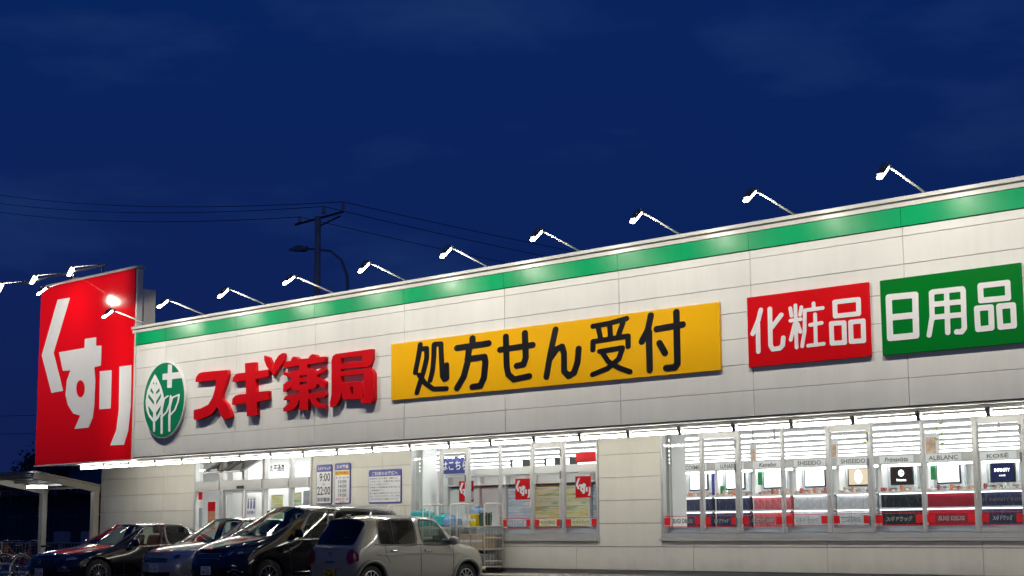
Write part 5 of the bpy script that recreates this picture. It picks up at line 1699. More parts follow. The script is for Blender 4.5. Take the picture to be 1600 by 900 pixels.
def islands(me, idx):
    sel = [p.index for p in me.polygons if p.material_index == idx]
    byv = {}
    for f in sel:
        for v in me.polygons[f].vertices:
            byv.setdefault(v, []).append(f)
    left, out = set(sel), []
    while left:
        st, isl = [left.pop()], []
        while st:
            f = st.pop()
            isl.append(f)
            for v in me.polygons[f].vertices:
                for g_ in byv[v]:
                    if g_ in left:
                        left.discard(g_)
                        st.append(g_)
        out.append(isl)
    return out


def car(loc, rz, label, group, L, Wd, H, cols, win, paint_m, wheels, wr, glass_m, rim_m, spokes, extras, names, rim_trim='car_trim', hold=0.0):
    t = thing('parked_car', label, 'car', loc, group, rz)
    ORG[t.name] = Vector((0, 0, 0))
    me = cage_mesh(cols, win, hold)
    me = evaluated(me, [('SUBSURF', dict(levels=2, render_levels=2))])
    co = np.array([v.co[:] for v in me.vertices])
    lo_, hi_ = co.min(0), co.max(0)
    sc = (Wd / (hi_[0] - lo_[0]), L / (hi_[1] - lo_[1]), (H - 0.19) / (hi_[2] - lo_[2]))
    me.transform(Matrix(((sc[0], 0, 0, 0), (0, sc[1], 0, -lo_[1] * sc[1]), (0, 0, sc[2], 0.19 - lo_[2] * sc[2]), (0, 0, 0, 1))))
    cut = MB()
    for s in wheels:
        cut.lathe([(0.0005, -Wd), (wr + 0.055, -Wd), (wr + 0.055, -Wd / 2 + 0.26), (0.0005, -Wd / 2 + 0.26)], (0, s, wr), 36, 'x')
        cut.lathe([(0.0005, Wd / 2 - 0.26), (wr + 0.055, Wd / 2 - 0.26), (wr + 0.055, Wd), (0.0005, Wd)], (0, s, wr), 36, 'x')
    cme = cut.mesh('cutter')
    bmx = bmesh.new()
    bmx.from_mesh(cme)
    bmesh.ops.remove_doubles(bmx, verts=bmx.verts, dist=0.002)
    bmesh.ops.recalc_face_normals(bmx, faces=bmx.faces)
    bmx.to_mesh(cme)
    bmx.free()
    cob = bpy.data.objects.new('tmpcut', cme)
    COL.objects.link(cob)
    for k in range(10):
        cme.materials.append(None)
    cme.polygons.foreach_set('material_index', [7] * len(cme.polygons))
    me = evaluated(me, [('BOOLEAN', dict(object=cob, operation='DIFFERENCE', solver='EXACT', material_mode='INDEX'))])
    bpy.data.objects.remove(cob)
    # centre the car on its root: y runs from nose (-L/2) to tail
    me.transform(Matrix.Translation((0, -L / 2, 0)))
    bvh = BVHTree.FromPolygons([v.co[:] for v in me.vertices], [p.vertices[:] for p in me.polygons])
    sub_mesh(me, [p.index for p in me.polygons if p.material_index == 0], 'body', paint_m, t)
    for idx, nm, m_ in ((8, 'window_frame', rim_trim), (9, 'underside', 'car_trim')):
        fs = [p.index for p in me.polygons if p.material_index == idx]
        if fs:
            sub_mesh(me, fs, nm, m_, t)
    for isl in islands(me, 7):
        sub_mesh(me, isl, 'wheel_well', 'car_trim', t)
    for idx, nm in names.items():
        for isl in islands(me, idx):
            sub_mesh(me, isl, nm, glass_m.get(idx, 'car_glass'), t)
    # wheels
    for s in wheels:
        for sd in (-1, 1):
            x = sd * (Wd / 2 - 0.125)
            w = MB().lathe([(wr * 0.64, -0.09), (wr * 0.93, -0.098), (wr, -0.075), (wr, 0.075), (wr * 0.93, 0.098), (wr * 0.64, 0.09)], (x, s - L / 2, wr), 32, 'x').build('wheel', 'tyre_rubber', t, True)
            MB().lathe([(wr * 0.65, sd * 0.088), (wr * 0.61, sd * 0.094), (wr * 0.57, sd * 0.05), (wr * 0.55, sd * -0.03), (0.001, sd * -0.03)], (x, s - L / 2, wr), 28, 'x').build('rim', 'lamp_dark', w, True)
            MB().lathe([(wr * 0.66, sd * 0.090), (wr * 0.60, sd * 0.097), (wr * 0.58, sd * 0.08)], (x, s - L / 2, wr), 28, 'x').build('rim_lip', rim_m, w, True)
            for k in range(spokes):
                a = 2 * math.pi * k / spokes + 0.2
                c = Vector((x + sd * 0.075, s - L / 2, wr))
                e = c + Vector((sd * 0.005, math.cos(a) * wr * 0.6, math.sin(a) * wr * 0.6))
                MB().bar(c + (e - c) * 0.12, e, 0.18 / spokes + 0.010, 0.022, (1, 0, 0)).build('spoke', rim_m, w)
            MB().lathe([(0.001, sd * 0.095), (wr * 0.14, sd * 0.09), (wr * 0.16, sd * 0.06)], (x, s - L / 2, wr), 14, 'x').build('hub_cap', rim_m, w, True)

    def snap(p, off):
        c, nrm, _, _ = bvh.find_nearest(Vector((p[0], p[1] - L / 2, p[2])))
        return c + nrm * off

    def patch(name, corners, m_, off=0.006, nu=10, nv=6, rnd=0.0):
        # corners given as (x, distance from nose, z); the sheet follows the body
        c = [Vector(q) for q in corners]
        mb = MB()
        for j in range(nv + 1):
            for i in range(nu + 1):
                u, v = i / nu, j / nv
                if rnd:      # square to disc
                    a, b = 2 * u - 1, 2 * v - 1
                    da, db = a * math.sqrt(1 - b * b / 2), b * math.sqrt(1 - a * a / 2)
                    u, v = (1 + a * (1 - rnd) + da * rnd) / 2, (1 + b * (1 - rnd) + db * rnd) / 2
                p = c[0].lerp(c[1], u).lerp(c[3].lerp(c[2], u), v)
                mb.v.append(tuple(snap(p, off)))
        for j in range(nv):
            for i in range(nu):
                k = j * (nu + 1) + i
                mb.f.append((k, k + 1, k + nu + 2, k + nu + 1))
        return mb.build(name, m_, t, True)

    def strip(name, pts, w, m_, off=0.004, n=6):
        ps = []
        for a, b in zip(pts[:-1], pts[1:]):
            for k in range(n):
                ps.append(snap(Vector(a).lerp(Vector(b), k / n), off))
        ps.append(snap(pts[-1], off))
        return MB().tube(ps, w, 5).build(name, m_, t, True)

    def block(name, c, size, m_, bevel=0.01):
        return MB().box((c[0] - size[0] / 2, c[1] - L / 2 - size[1] / 2, c[2] - size[2] / 2), (c[0] + size[0] / 2, c[1] - L / 2 + size[1] / 2, c[2] + size[2] / 2)).build(name, m_, t, bevel=bevel)

    def mirror(c, m_):
        for sd in (-1, 1):
            mb = MB()
            x0 = sd * c[0]
            mb.lathe([(0.02, -0.11), (0.085, -0.09), (0.10, 0.0), (0.09, 0.08), (0.03, 0.11)], (0, 0, 0), 14, 'x')
            mb.f.append(tuple(range(14)))
            mb.f.append(tuple(range(14 * 4, 14 * 5)))
            mb.v = [(x0 + sd * 0.09 + a[0], c[1] - L / 2 + a[1] * 0.6, c[2] + 0.02 + a[2] * 0.85) for a in mb.v]
            mm = mb.build('side_mirror', m_, t, True)
            MB().bar((x0 - sd * 0.06, c[1] - L / 2, c[2] - 0.06), (x0 + sd * 0.06, c[1] - L / 2, c[2] - 0.02), 0.05, 0.03).build('mirror_stalk', 'car_trim', mm)

    def seats(rows_, z):
        for s, sw in rows_:
            for x in ((-0.36, 0.36) if sw < 0.6 else (0.0,)):
                st = MB().box((x - sw / 2, s - L / 2 - 0.28, z - 0.12), (x + sw / 2, s - L / 2 + 0.2, z)).build('seat', 'car_seat', t, bevel=0.04)
                MB().add([(x + a, s - L / 2 + b, c) for a, b, c in ((-sw / 2, 0.10, z - 0.02), (sw / 2, 0.10, z - 0.02), (sw / 2, 0.24, z - 0.02), (-sw / 2, 0.24, z - 0.02), (-sw / 2 + 0.03, 0.25, z + 0.55), (sw / 2 - 0.03, 0.25, z + 0.55), (sw / 2 - 0.03, 0.36, z + 0.55), (-sw / 2 + 0.03, 0.36, z + 0.55))],
                         [(0, 3, 2, 1), (4, 5, 6, 7), (0, 1, 5, 4), (1, 2, 6, 5), (2, 3, 7, 6), (3, 0, 4, 7)]).build('backrest', 'car_seat', st, bevel=0.03)
                MB().box((x - 0.12, s - L / 2 + 0.28, z + 0.58), (x + 0.12, s - L / 2 + 0.37, z + 0.76)).build('headrest', 'car_seat', st, bevel=0.03)

    def dash(s, z, w):
        MB().prism([(s - L / 2 - 0.25, z - 0.25), (s - L / 2 - 0.25, z - 0.02), (s - L / 2 + 0.05, z), (s - L / 2 + 0.16, z - 0.08), (s - L / 2 + 0.12, z - 0.3)], -w / 2, w / 2, 'x').build('dashboard', 'car_seat', t, bevel=0.02)
        ring = [(0.36 + 0.18 * math.cos(a), s - L / 2 + 0.28 + 0.06 * math.sin(a), z + 0.02 + 0.17 * math.sin(a)) for a in [k * math.pi / 10 for k in range(20)]]
        MB().tube(ring, 0.015, 6, True).build('steering_wheel', 'car_trim', t, True)
    extras(dict(t=t, patch=patch, strip=strip, block=block, mirror=mirror, seats=seats, dash=dash, snap=snap, L=L, Wd=Wd))
    return t


def plate(k, s, z, front, m_, txt, sub, x=0.0):
    d = -1 if front else 1
    yy = s - k['L'] / 2
    o = MB().box((x - 0.165, yy - 0.008, z - 0.0825), (x + 0.165, yy + 0.008, z + 0.0825)).build('number_plate', m_, k['t'], bevel=0.004)
    col = 'logo_dark' if m_ == 'plate_white' else 'sign_black'
    # written towards the viewer who faces that end of the car
    R_ = Matrix.Identity(4) if front else Matrix.Translation((2 * x, 0, 0)) @ Matrix.Rotation(math.pi, 4, 'Z')
    y0 = yy - 0.011 if front else -(yy + 0.011)
    text('plate_digits', txt, x - 0.13, z - 0.065, y0, 0.075, col, o, width=0.26, bold=0.02, rot=R_)
    text('plate_region', sub, x - 0.09, z + 0.03, y0, 0.035, col, o, width=0.18, bold=0.015, rot=R_)


GC = 'cars parked in the bays before the store'
# ---- sedan
h = 0.90
sedan = [
    [(0.55, 0.16, 0.20), (0.62, 0.06, 0.32), (0.66, 0.03, 0.50), (0.64, 0.06, 0.64), (0.50, 0.10, 0.72), (0.28, 0.06, 0.74), (0, 0.04, 0.745)],
    [(0.84, 0.40, 0.19), (0.90, 0.34, 0.32), (0.90, 0.34, 0.52), (0.86, 0.40, 0.70), (0.68, 0.34, 0.80), (0.36, 0.28, 0.83), (0, 0.26, 0.84)],
    [(0.88, 0.95, 0.18), (0.915, 0.95, 0.32), (0.92, 0.95, 0.60), (0.87, 0.95, 0.82), (0.70, 0.95, 0.90), (0.38, 0.92, 0.93), (0, 0.90, 0.94)],
    [(0.88, 1.45, 0.18), (0.91, 1.45, 0.32), (0.92, 1.45, 0.62), (0.875, 1.42, 0.90), (0.74, 1.40, 0.965), (0.40, 1.30, 0.99), (0, 1.26, 1.0)],
    [(0.88, 1.85, 0.18), (0.91, 1.85, 0.32), (0.92, 1.85, 0.64), (0.88, 1.75, 0.93), (0.60, 2.18, 1.40), (0.36, 2.10, 1.445), (0, 2.06, 1.455)],
    [(0.88, 2.55, 0.18), (0.91, 2.55, 0.32), (0.92, 2.55, 0.65), (0.88, 2.55, 0.945), (0.625, 2.60, 1.44), (0.38, 2.60, 1.475), (0, 2.60, 1.485)],
    [(0.88, 2.65, 0.18), (0.91, 2.65, 0.32), (0.92, 2.65, 0.65), (0.88, 2.65, 0.95), (0.625, 2.70, 1.445), (0.38, 2.70, 1.478), (0, 2.70, 1.488)],
    [(0.88, 3.55, 0.18), (0.91, 3.55, 0.34), (0.92, 3.50, 0.66), (0.88, 3.50, 0.965), (0.61, 3.15, 1.425), (0.37, 3.20, 1.46), (0, 3.20, 1.47)],
    [(0.88, 3.75, 0.18), (0.91, 3.75, 0.34), (0.92, 3.75, 0.67), (0.87, 3.80, 0.98), (0.60, 3.42, 1.36), (0.36, 3.45, 1.41), (0, 3.46, 1.42)],
    [(0.86, 4.20, 0.20), (0.90, 4.20, 0.36), (0.91, 4.15, 0.68), (0.86, 4.20, 0.95), (0.70, 4.22, 1.02), (0.38, 4.18, 1.05), (0, 4.16, 1.06)],
    [(0.80, 4.60, 0.24), (0.86, 4.60, 0.38), (0.87, 4.58, 0.66), (0.82, 4.55, 0.92), (0.66, 4.56, 0.99), (0.36, 4.56, 1.02), (0, 4.56, 1.02)],
    [(0.62, 4.74, 0.28), (0.70, 4.76, 0.40), (0.72, 4.76, 0.62), (0.70, 4.74, 0.84), (0.55, 4.72, 0.92), (0.30, 4.72, 0.94), (0, 4.72, 0.95)]]
sw = {(3, 4): 1, (3, 5): 1, (8, 4): 2, (8, 5): 2, (4, 3): 3, (6, 3): 3, (7, 3): 3}


def sedan_extras(k):
    p, s = k['patch'], k['strip']
    for sd in (-1, 1):
        p('headlight', [(sd * 0.50, 0.05, 0.60), (sd * 0.86, 0.40, 0.66), (sd * 0.86, 0.46, 0.74), (sd * 0.52, 0.12, 0.71)], 'lamp_dark', 0.008)
        p('headlight_reflector', [(sd * 0.74, 0.2, 0.635), (sd * 0.85, 0.40, 0.67), (sd * 0.85, 0.42, 0.725), (sd * 0.74, 0.22, 0.70)], 'lamp_clear', 0.014, 6, 4)
        s('fog_trim', [(sd * 0.62, 0.04, 0.42), (sd * 0.72, 0.12, 0.50), (sd * 0.82, 0.28, 0.43), (sd * 0.62, 0.04, 0.42)], 0.008, 'chrome', 0.006)
        s('window_chrome', [(sd * 0.885, 1.62, 0.915), (sd * 0.885, 2.6, 0.955), (sd * 0.88, 3.72, 0.985)], 0.011, 'chrome', 0.006, 8)
        s('window_chrome', [(sd * 0.885, 1.62, 0.92), (sd * 0.72, 2.05, 1.30), (sd * 0.64, 2.35, 1.43), (sd * 0.635, 2.75, 1.445), (sd * 0.66, 3.2, 1.39), (sd * 0.78, 3.60, 1.14), (sd * 0.88, 3.74, 0.985)], 0.010, 'chrome', 0.008, 8)
        s('door_seam', [(sd * 0.89, 1.50, 0.90), (sd * 0.92, 1.50, 0.60), (sd * 0.91, 1.56, 0.25)], 0.005, 'car_trim', 0.001)
        s('door_seam', [(sd * 0.88, 2.60, 0.94), (sd * 0.92, 2.60, 0.60), (sd * 0.91, 2.60, 0.25)], 0.005, 'car_trim', 0.001)
        s('door_handle', [(sd * 0.91, 2.35, 0.82), (sd * 0.91, 2.53, 0.825)], 0.016, 'chrome', 0.02, 3)
        s('door_handle', [(sd * 0.91, 3.40, 0.84), (sd * 0.91, 3.58, 0.845)], 0.016, 'chrome', 0.02, 3)
        s('fender_badge', [(sd * 0.91, 1.22, 0.74), (sd * 0.91, 1.42, 0.76)], 0.012, 'chrome', 0.006, 3)
    p('grille', [(-0.40, 0.02, 0.42), (0.40, 0.02, 0.42), (0.46, 0.05, 0.66), (-0.46, 0.05, 0.66)], 'car_trim', 0.006)
    for z in (0.48, 0.54, 0.60):
        s('grille_bar', [(-0.42, 0.03, z), (0.42, 0.03, z)], 0.007, 'lamp_dark', 0.012)
    o = k['snap']((0, 0.03, 0.60), 0.02)
    MB().tube([(o.x + 0.075 * math.cos(a), o.y, o.z + 0.05 * math.sin(a)) for a in [q * math.pi / 10 for q in range(20)]], 0.01, 6, True).build('emblem', 'chrome', k['t'], True)
    MB().tube([(o.x - 0.05, o.y, o.z + 0.03), (o.x + 0.05, o.y, o.z - 0.03)], 0.009, 6).build('emblem', 'chrome', k['t'], True)
    plate(k, 0.0, 0.40, True, 'plate_white', '52-18', '千葉 300', -0.0)
    k['mirror']((0.90, 1.75, 0.98), 'paint_navy')
    k['seats'](((2.35, 0.52), (3.25, 1.2)), 0.62)
    k['dash'](1.62, 0.98, 1.4)
    s('wiper', [(-0.60, 1.42, 1.0), (0.05, 1.46, 1.05)], 0.008, 'car_trim', 0.015)


car((-5.80, -2.375, 0), 0, 'black sedan with chrome window trim, leftmost of the parked cars', GC, 4.75, 1.82, 1.44, sedan, sw, 'paint_navy', (0.92, 3.75), 0.33,
    {1: 'car_glass', 2: 'car_glass_dark', 3: 'car_glass'}, 'alloy', 14, sedan_extras, {1: 'windshield', 2: 'rear_window', 3: 'side_window'})

# ---- small silver hatchback
hatch = [
    [(0.52, 0.12, 0.20), (0.60, 0.05, 0.33), (0.64, 0.03, 0.52), (0.62, 0.08, 0.68), (0.46, 0.10, 0.78), (0.26, 0.07, 0.81), (0, 0.05, 0.82)],
    [(0.78, 0.34, 0.19), (0.82, 0.30, 0.33), (0.83, 0.30, 0.55), (0.79, 0.36, 0.76), (0.62, 0.30, 0.87), (0.34, 0.26, 0.90), (0, 0.24, 0.91)],
    [(0.81, 0.72, 0.18), (0.84, 0.72, 0.34), (0.845, 0.72, 0.62), (0.80, 0.72, 0.87), (0.66, 0.68, 0.95), (0.36, 0.64, 0.98), (0, 0.62, 0.99)],
    [(0.81, 1.10, 0.18), (0.84, 1.10, 0.34), (0.845, 1.10, 0.64), (0.81, 1.05, 0.94), (0.70, 1.00, 1.00), (0.38, 0.92, 1.02), (0, 0.89, 1.03)],
    [(0.81, 1.45, 0.18), (0.84, 1.45, 0.34), (0.845, 1.45, 0.66), (0.81, 1.35, 0.96), (0.59, 1.85, 1.50), (0.36, 1.78, 1.545), (0, 1.75, 1.555)],
    [(0.81, 2.05, 0.18), (0.84, 2.05, 0.34), (0.845, 2.05, 0.67), (0.81, 2.05, 0.975), (0.61, 2.10, 1.53), (0.37, 2.10, 1.57), (0, 2.10, 1.58)],
    [(0.81, 2.14, 0.18), (0.84, 2.14, 0.34), (0.845, 2.14, 0.67), (0.81, 2.14, 0.98), (0.61, 2.19, 1.53), (0.37, 2.19, 1.572), (0, 2.19, 1.582)],
    [(0.81, 3.00, 0.18), (0.84, 3.00, 0.36), (0.845, 3.00, 0.68), (0.81, 3.05, 1.0), (0.60, 2.98, 1.51), (0.36, 3.0, 1.555), (0, 3.0, 1.565)],
    [(0.80, 3.30, 0.20), (0.83, 3.30, 0.38), (0.835, 3.30, 0.70), (0.79, 3.35, 1.01), (0.58, 3.30, 1.47), (0.35, 3.38, 1.52), (0, 3.40, 1.53)],
    [(0.76, 3.60, 0.24), (0.80, 3.62, 0.40), (0.80, 3.62, 0.72), (0.75, 3.62, 0.98), (0.62, 3.66, 1.02), (0.34, 3.68, 1.03), (0, 3.69, 1.03)],
    [(0.58, 3.72, 0.28), (0.64, 3.76, 0.42), (0.66, 3.77, 0.66), (0.62, 3.75, 0.88), (0.46, 3.75, 0.95), (0.26, 3.76, 0.96), (0, 3.76, 0.96)]]
hw_ = {(3, 4): 1, (3, 5): 1, (8, 4): 2, (8, 5): 2, (4, 3): 3, (6, 3): 3}


def hatch_extras(k):
    p, s = k['patch'], k['strip']
    for sd in (-1, 1):
        p('headlight', [(sd * 0.46, 0.06, 0.62), (sd * 0.80, 0.36, 0.70), (sd * 0.76, 0.52, 0.88), (sd * 0.50, 0.16, 0.76)], 'lamp_clear', 0.008)
        p('headlight_bulb', [(sd * 0.56, 0.12, 0.66), (sd * 0.66, 0.2, 0.68), (sd * 0.66, 0.24, 0.76), (sd * 0.56, 0.14, 0.74)], 'lamp_dark', 0.014, 6, 6, 1.0)
        s('door_seam', [(sd * 0.81, 1.15, 0.92), (sd * 0.84, 1.15, 0.6), (sd * 0.83, 1.2, 0.25)], 0.005, 'car_trim', 0.001)
        s('door_seam', [(sd * 0.81, 2.10, 0.97), (sd * 0.84, 2.10, 0.6), (sd * 0.83, 2.1, 0.25)], 0.005, 'car_trim', 0.001)
        s('door_handle', [(sd * 0.83, 1.86, 0.86), (sd * 0.83, 2.02, 0.865)], 0.016, 'paint_silver', 0.02, 3)
    p('grille', [(-0.40, 0.04, 0.60), (0.40, 0.04, 0.60), (0.42, 0.07, 0.68), (-0.42, 0.07, 0.68)], 'car_trim', 0.006)
    s('grille_bar', [(-0.40, 0.04, 0.64), (0.40, 0.04, 0.64)], 0.010, 'chrome', 0.012)
    p('air_intake', [(-0.5, 0.03, 0.28), (0.5, 0.03, 0.28), (0.52, 0.03, 0.40), (-0.52, 0.03, 0.40)], 'car_trim', 0.006)
    s('hood_seam', [(-0.66, 0.30, 0.84), (-0.4, 0.14, 0.83), (0, 0.12, 0.84), (0.4, 0.14, 0.83), (0.66, 0.30, 0.84)], 0.004, 'car_trim', 0.001)
    plate(k, 0.0, 0.48, True, 'plate_white', '31-07', '千葉 500')
    k['mirror']((0.82, 1.42, 1.02), 'paint_silver')
    k['seats'](((1.95, 0.5), (2.75, 1.1)), 0.68)
    k['dash'](1.22, 1.0, 1.3)
    s('wiper', [(-0.55, 1.05, 1.04), (0.05, 1.02, 1.06)], 0.008, 'car_trim', 0.015)


car((-3.30, -1.60, 0), 0, 'silver grey hatchback between the black sedan and the black minivan', GC, 3.78, 1.68, 1.54, hatch, hw_, 'paint_silver', (0.76, 3.2), 0.29,
    {1: 'car_glass', 2: 'car_glass_dark', 3: 'car_glass'}, 'alloy', 9, hatch_extras, {1: 'windshield', 2: 'rear_window', 3: 'side_window'})

# ---- black one-box minivan
van = [
    [(0.56, 0.14, 0.20), (0.64, 0.06, 0.34), (0.68, 0.03, 0.54), (0.66, 0.08, 0.72), (0.48, 0.12, 0.84), (0.28, 0.08, 0.87), (0, 0.06, 0.88)],
    [(0.83, 0.38, 0.19), (0.88, 0.34, 0.34), (0.89, 0.34, 0.58), (0.85, 0.40, 0.82), (0.68, 0.34, 0.95), (0.36, 0.30, 0.98), (0, 0.28, 0.99)],
    [(0.87, 0.80, 0.18), (0.90, 0.80, 0.35), (0.905, 0.80, 0.66), (0.86, 0.80, 0.95), (0.72, 0.70, 1.06), (0.40, 0.62, 1.09), (0, 0.58, 1.10)],
    [(0.87, 1.15, 0.18), (0.90, 1.15, 0.35), (0.905, 1.15, 0.68), (0.87, 1.02, 1.03), (0.76, 0.96, 1.11), (0.42, 0.84, 1.14), (0, 0.80, 1.15)],
    [(0.87, 1.65, 0.18), (0.90, 1.65, 0.35), (0.905, 1.65, 0.70), (0.87, 1.55, 1.06), (0.68, 2.00, 1.65), (0.40, 1.92, 1.74), (0, 1.88, 1.76)],
    [(0.87, 2.35, 0.18), (0.90, 2.35, 0.35), (0.905, 2.35, 0.70), (0.87, 2.35, 1.07), (0.70, 2.45, 1.70), (0.42, 2.45, 1.78), (0, 2.45, 1.80)],
    [(0.87, 2.45, 0.18), (0.90, 2.45, 0.35), (0.905, 2.45, 0.70), (0.87, 2.45, 1.07), (0.70, 2.55, 1.70), (0.42, 2.55, 1.785), (0, 2.55, 1.805)],
    [(0.87, 3.45, 0.18), (0.90, 3.45, 0.37), (0.905, 3.45, 0.72), (0.87, 3.45, 1.09), (0.70, 3.45, 1.68), (0.42, 3.45, 1.77), (0, 3.45, 1.785)],
    [(0.87, 3.55, 0.18), (0.90, 3.55, 0.37), (0.905, 3.55, 0.72), (0.87, 3.55, 1.09), (0.70, 3.55, 1.675), (0.42, 3.55, 1.765), (0, 3.55, 1.78)],
    [(0.86, 4.20, 0.20), (0.89, 4.20, 0.38), (0.895, 4.20, 0.74), (0.85, 4.25, 1.12), (0.67, 4.25, 1.60), (0.40, 4.30, 1.70), (0, 4.34, 1.72)],
    [(0.80, 4.52, 0.24), (0.85, 4.54, 0.40), (0.85, 4.54, 0.78), (0.80, 4.54, 1.08), (0.66, 4.60, 1.13), (0.36, 4.62, 1.15), (0, 4.63, 1.15)],
    [(0.62, 4.64, 0.28), (0.68, 4.68, 0.42), (0.70, 4.69, 0.70), (0.66, 4.68, 0.95), (0.48, 4.69, 1.03), (0.28, 4.70, 1.05), (0, 4.70, 1.05)]]
vw = {(3, 4): 1, (3, 5): 1, (9, 4): 2, (9, 5): 2, (4, 3): 3, (6, 3): 4, (7, 3): 4, (8, 3): 4}


def van_extras(k):
    p, s = k['patch'], k['strip']
    for sd in (-1, 1):
        p('headlight', [(sd * 0.40, 0.06, 0.68), (sd * 0.87, 0.46, 0.80), (sd * 0.86, 0.62, 0.92), (sd * 0.44, 0.12, 0.77)], 'lamp_dark', 0.008)
        for q in (0.58, 0.70):
            p('headlight_bulb', [(sd * (q - 0.028), q - 0.42, 0.735), (sd * (q + 0.028), q - 0.34, 0.745), (sd * (q + 0.028), q - 0.32, 0.795), (sd * (q - 0.028), q - 0.40, 0.785)], 'lamp_clear', 0.014, 6, 6, 1.0)
        s('roof_rail', [(sd * 0.70, 1.95, 1.68), (sd * 0.71, 2.8, 1.72), (sd * 0.70, 4.25, 1.64)], 0.018, 'chrome', 0.03, 8)
        s('belt_chrome', [(sd * 0.875, 1.35, 1.05), (sd * 0.875, 2.6, 1.075), (sd * 0.86, 4.2, 1.12)], 0.009, 'chrome', 0.006, 8)
        s('door_seam', [(sd * 0.87, 1.35, 1.04), (sd * 0.905, 1.38, 0.7), (sd * 0.90, 1.45, 0.25)], 0.005, 'car_trim', 0.001)
        s('door_seam', [(sd * 0.87, 2.40, 1.06), (sd * 0.905, 2.40, 0.7), (sd * 0.90, 2.40, 0.25)], 0.005, 'car_trim', 0.001)
        s('door_handle', [(sd * 0.89, 2.10, 0.96), (sd * 0.89, 2.32, 0.965)], 0.018, 'chrome', 0.022, 3)
        s('side_molding', [(sd * 0.905, 1.5, 0.42), (sd * 0.905, 3.4, 0.45)], 0.012, 'chrome', 0.006, 8)
        s('fog_trim', [(sd * 0.60, 0.06, 0.40), (sd * 0.72, 0.14, 0.50), (sd * 0.82, 0.30, 0.44)], 0.009, 'chrome', 0.006)
    p('grille', [(-0.38, 0.05, 0.66), (0.38, 0.05, 0.66), (0.42, 0.09, 0.80), (-0.42, 0.09, 0.80)], 'car_trim', 0.006)
    for z in (0.69, 0.745, 0.795):
        s('grille_bar', [(-0.40, 0.06, z), (0.40, 0.06, z)], 0.010, 'chrome', 0.012)
    plate(k, 0.0, 0.47, True, 'plate_white', '46-25', '千葉 300')
    k['mirror']((0.885, 1.55, 1.16), 'paint_black')
    k['seats'](((2.3, 0.52), (3.25, 1.2)), 0.82)
    k['dash'](1.35, 1.10, 1.45)
    s('wiper', [(-0.62, 0.98, 1.14), (0.10, 0.98, 1.18)], 0.008, 'car_trim', 0.015)


car((-0.86, -1.43, 0), 0, 'black minivan with roof rails beside the pale boxy car', GC, 4.86, 1.80, 1.77, van, vw, 'paint_black', (0.90, 3.70), 0.34,
    {1: 'car_glass', 2: 'car_glass_dark', 3: 'car_glass', 4: 'car_glass_dark'}, 'alloy', 10, van_extras, {1: 'windshield', 2: 'rear_window', 3: 'side_window', 4: 'rear_side_window'})

# ---- small boxy kei car, nose to the store
kei = [
    [(0.46, 0.10, 0.20), (0.54, 0.04, 0.33), (0.58, 0.02, 0.52), (0.56, 0.04, 0.70), (0.44, 0.08, 0.84), (0.24, 0.05, 0.88), (0, 0.04, 0.89)],
    [(0.69, 0.26, 0.19), (0.725, 0.22, 0.33), (0.735, 0.22, 0.56), (0.71, 0.24, 0.78), (0.58, 0.24, 0.93), (0.32, 0.20, 0.96), (0, 0.19, 0.97)],
    [(0.71, 0.60, 0.18), (0.74, 0.60, 0.34), (0.745, 0.60, 0.62), (0.72, 0.60, 0.86), (0.60, 0.58, 0.98), (0.34, 0.56, 1.0), (0, 0.55, 1.01)],
    [(0.71, 0.88, 0.18), (0.74, 0.88, 0.34), (0.745, 0.88, 0.64), (0.725, 0.86, 0.93), (0.64, 0.82, 1.0), (0.36, 0.74, 1.02), (0, 0.71, 1.03)],
    [(0.71, 1.10, 0.18), (0.74, 1.10, 0.34), (0.745, 1.10, 0.66), (0.725, 1.00, 0.945), (0.575, 1.30, 1.45), (0.36, 1.24, 1.52), (0, 1.21, 1.535)],
    [(0.71, 1.78, 0.18), (0.74, 1.78, 0.34), (0.745, 1.78, 0.66), (0.725, 1.78, 0.95), (0.59, 1.80, 1.49), (0.37, 1.80, 1.555), (0, 1.80, 1.57)],
    [(0.71, 1.87, 0.18), (0.74, 1.87, 0.34), (0.745, 1.87, 0.66), (0.725, 1.87, 0.95), (0.59, 1.88, 1.49), (0.37, 1.92, 1.557), (0, 1.92, 1.572)],
    [(0.71, 2.42, 0.18), (0.74, 2.42, 0.36), (0.745, 2.42, 0.67), (0.725, 2.42, 0.95), (0.59, 2.42, 1.485), (0.37, 2.42, 1.553), (0, 2.42, 1.567)],
    [(0.71, 2.46, 0.18), (0.74, 2.46, 0.36), (0.745, 2.46, 0.67), (0.725, 2.46, 0.95), (0.59, 2.46, 1.485), (0.37, 2.46, 1.553), (0, 2.46, 1.567)],
    [(0.71, 2.84, 0.18), (0.74, 2.84, 0.36), (0.745, 2.84, 0.67), (0.725, 2.84, 0.95), (0.585, 2.80, 1.47), (0.37, 2.80, 1.54), (0, 2.80, 1.553)],
    [(0.69, 3.15, 0.20), (0.725, 3.15, 0.38), (0.735, 3.15, 0.70), (0.715, 3.12, 0.955), (0.57, 3.04, 1.42), (0.35, 3.12, 1.49), (0, 3.14, 1.50)],
    [(0.64, 3.32, 0.24), (0.70, 3.34, 0.40), (0.71, 3.34, 0.72), (0.68, 3.31, 0.94), (0.58, 3.31, 0.965), (0.34, 3.34, 0.97), (0, 3.35, 0.97)],
    [(0.52, 3.38, 0.28), (0.58, 3.41, 0.42), (0.60, 3.42, 0.66), (0.56, 3.40, 0.84), (0.46, 3.40, 0.90), (0.26, 3.41, 0.915), (0, 3.41, 0.92)]]
kw_ = {(3, 4): 1, (3, 5): 1, (10, 4): 2, (10, 5): 2, (4, 3): 3, (6, 3): 4, (7, 3): 4, (8, 3): 4}


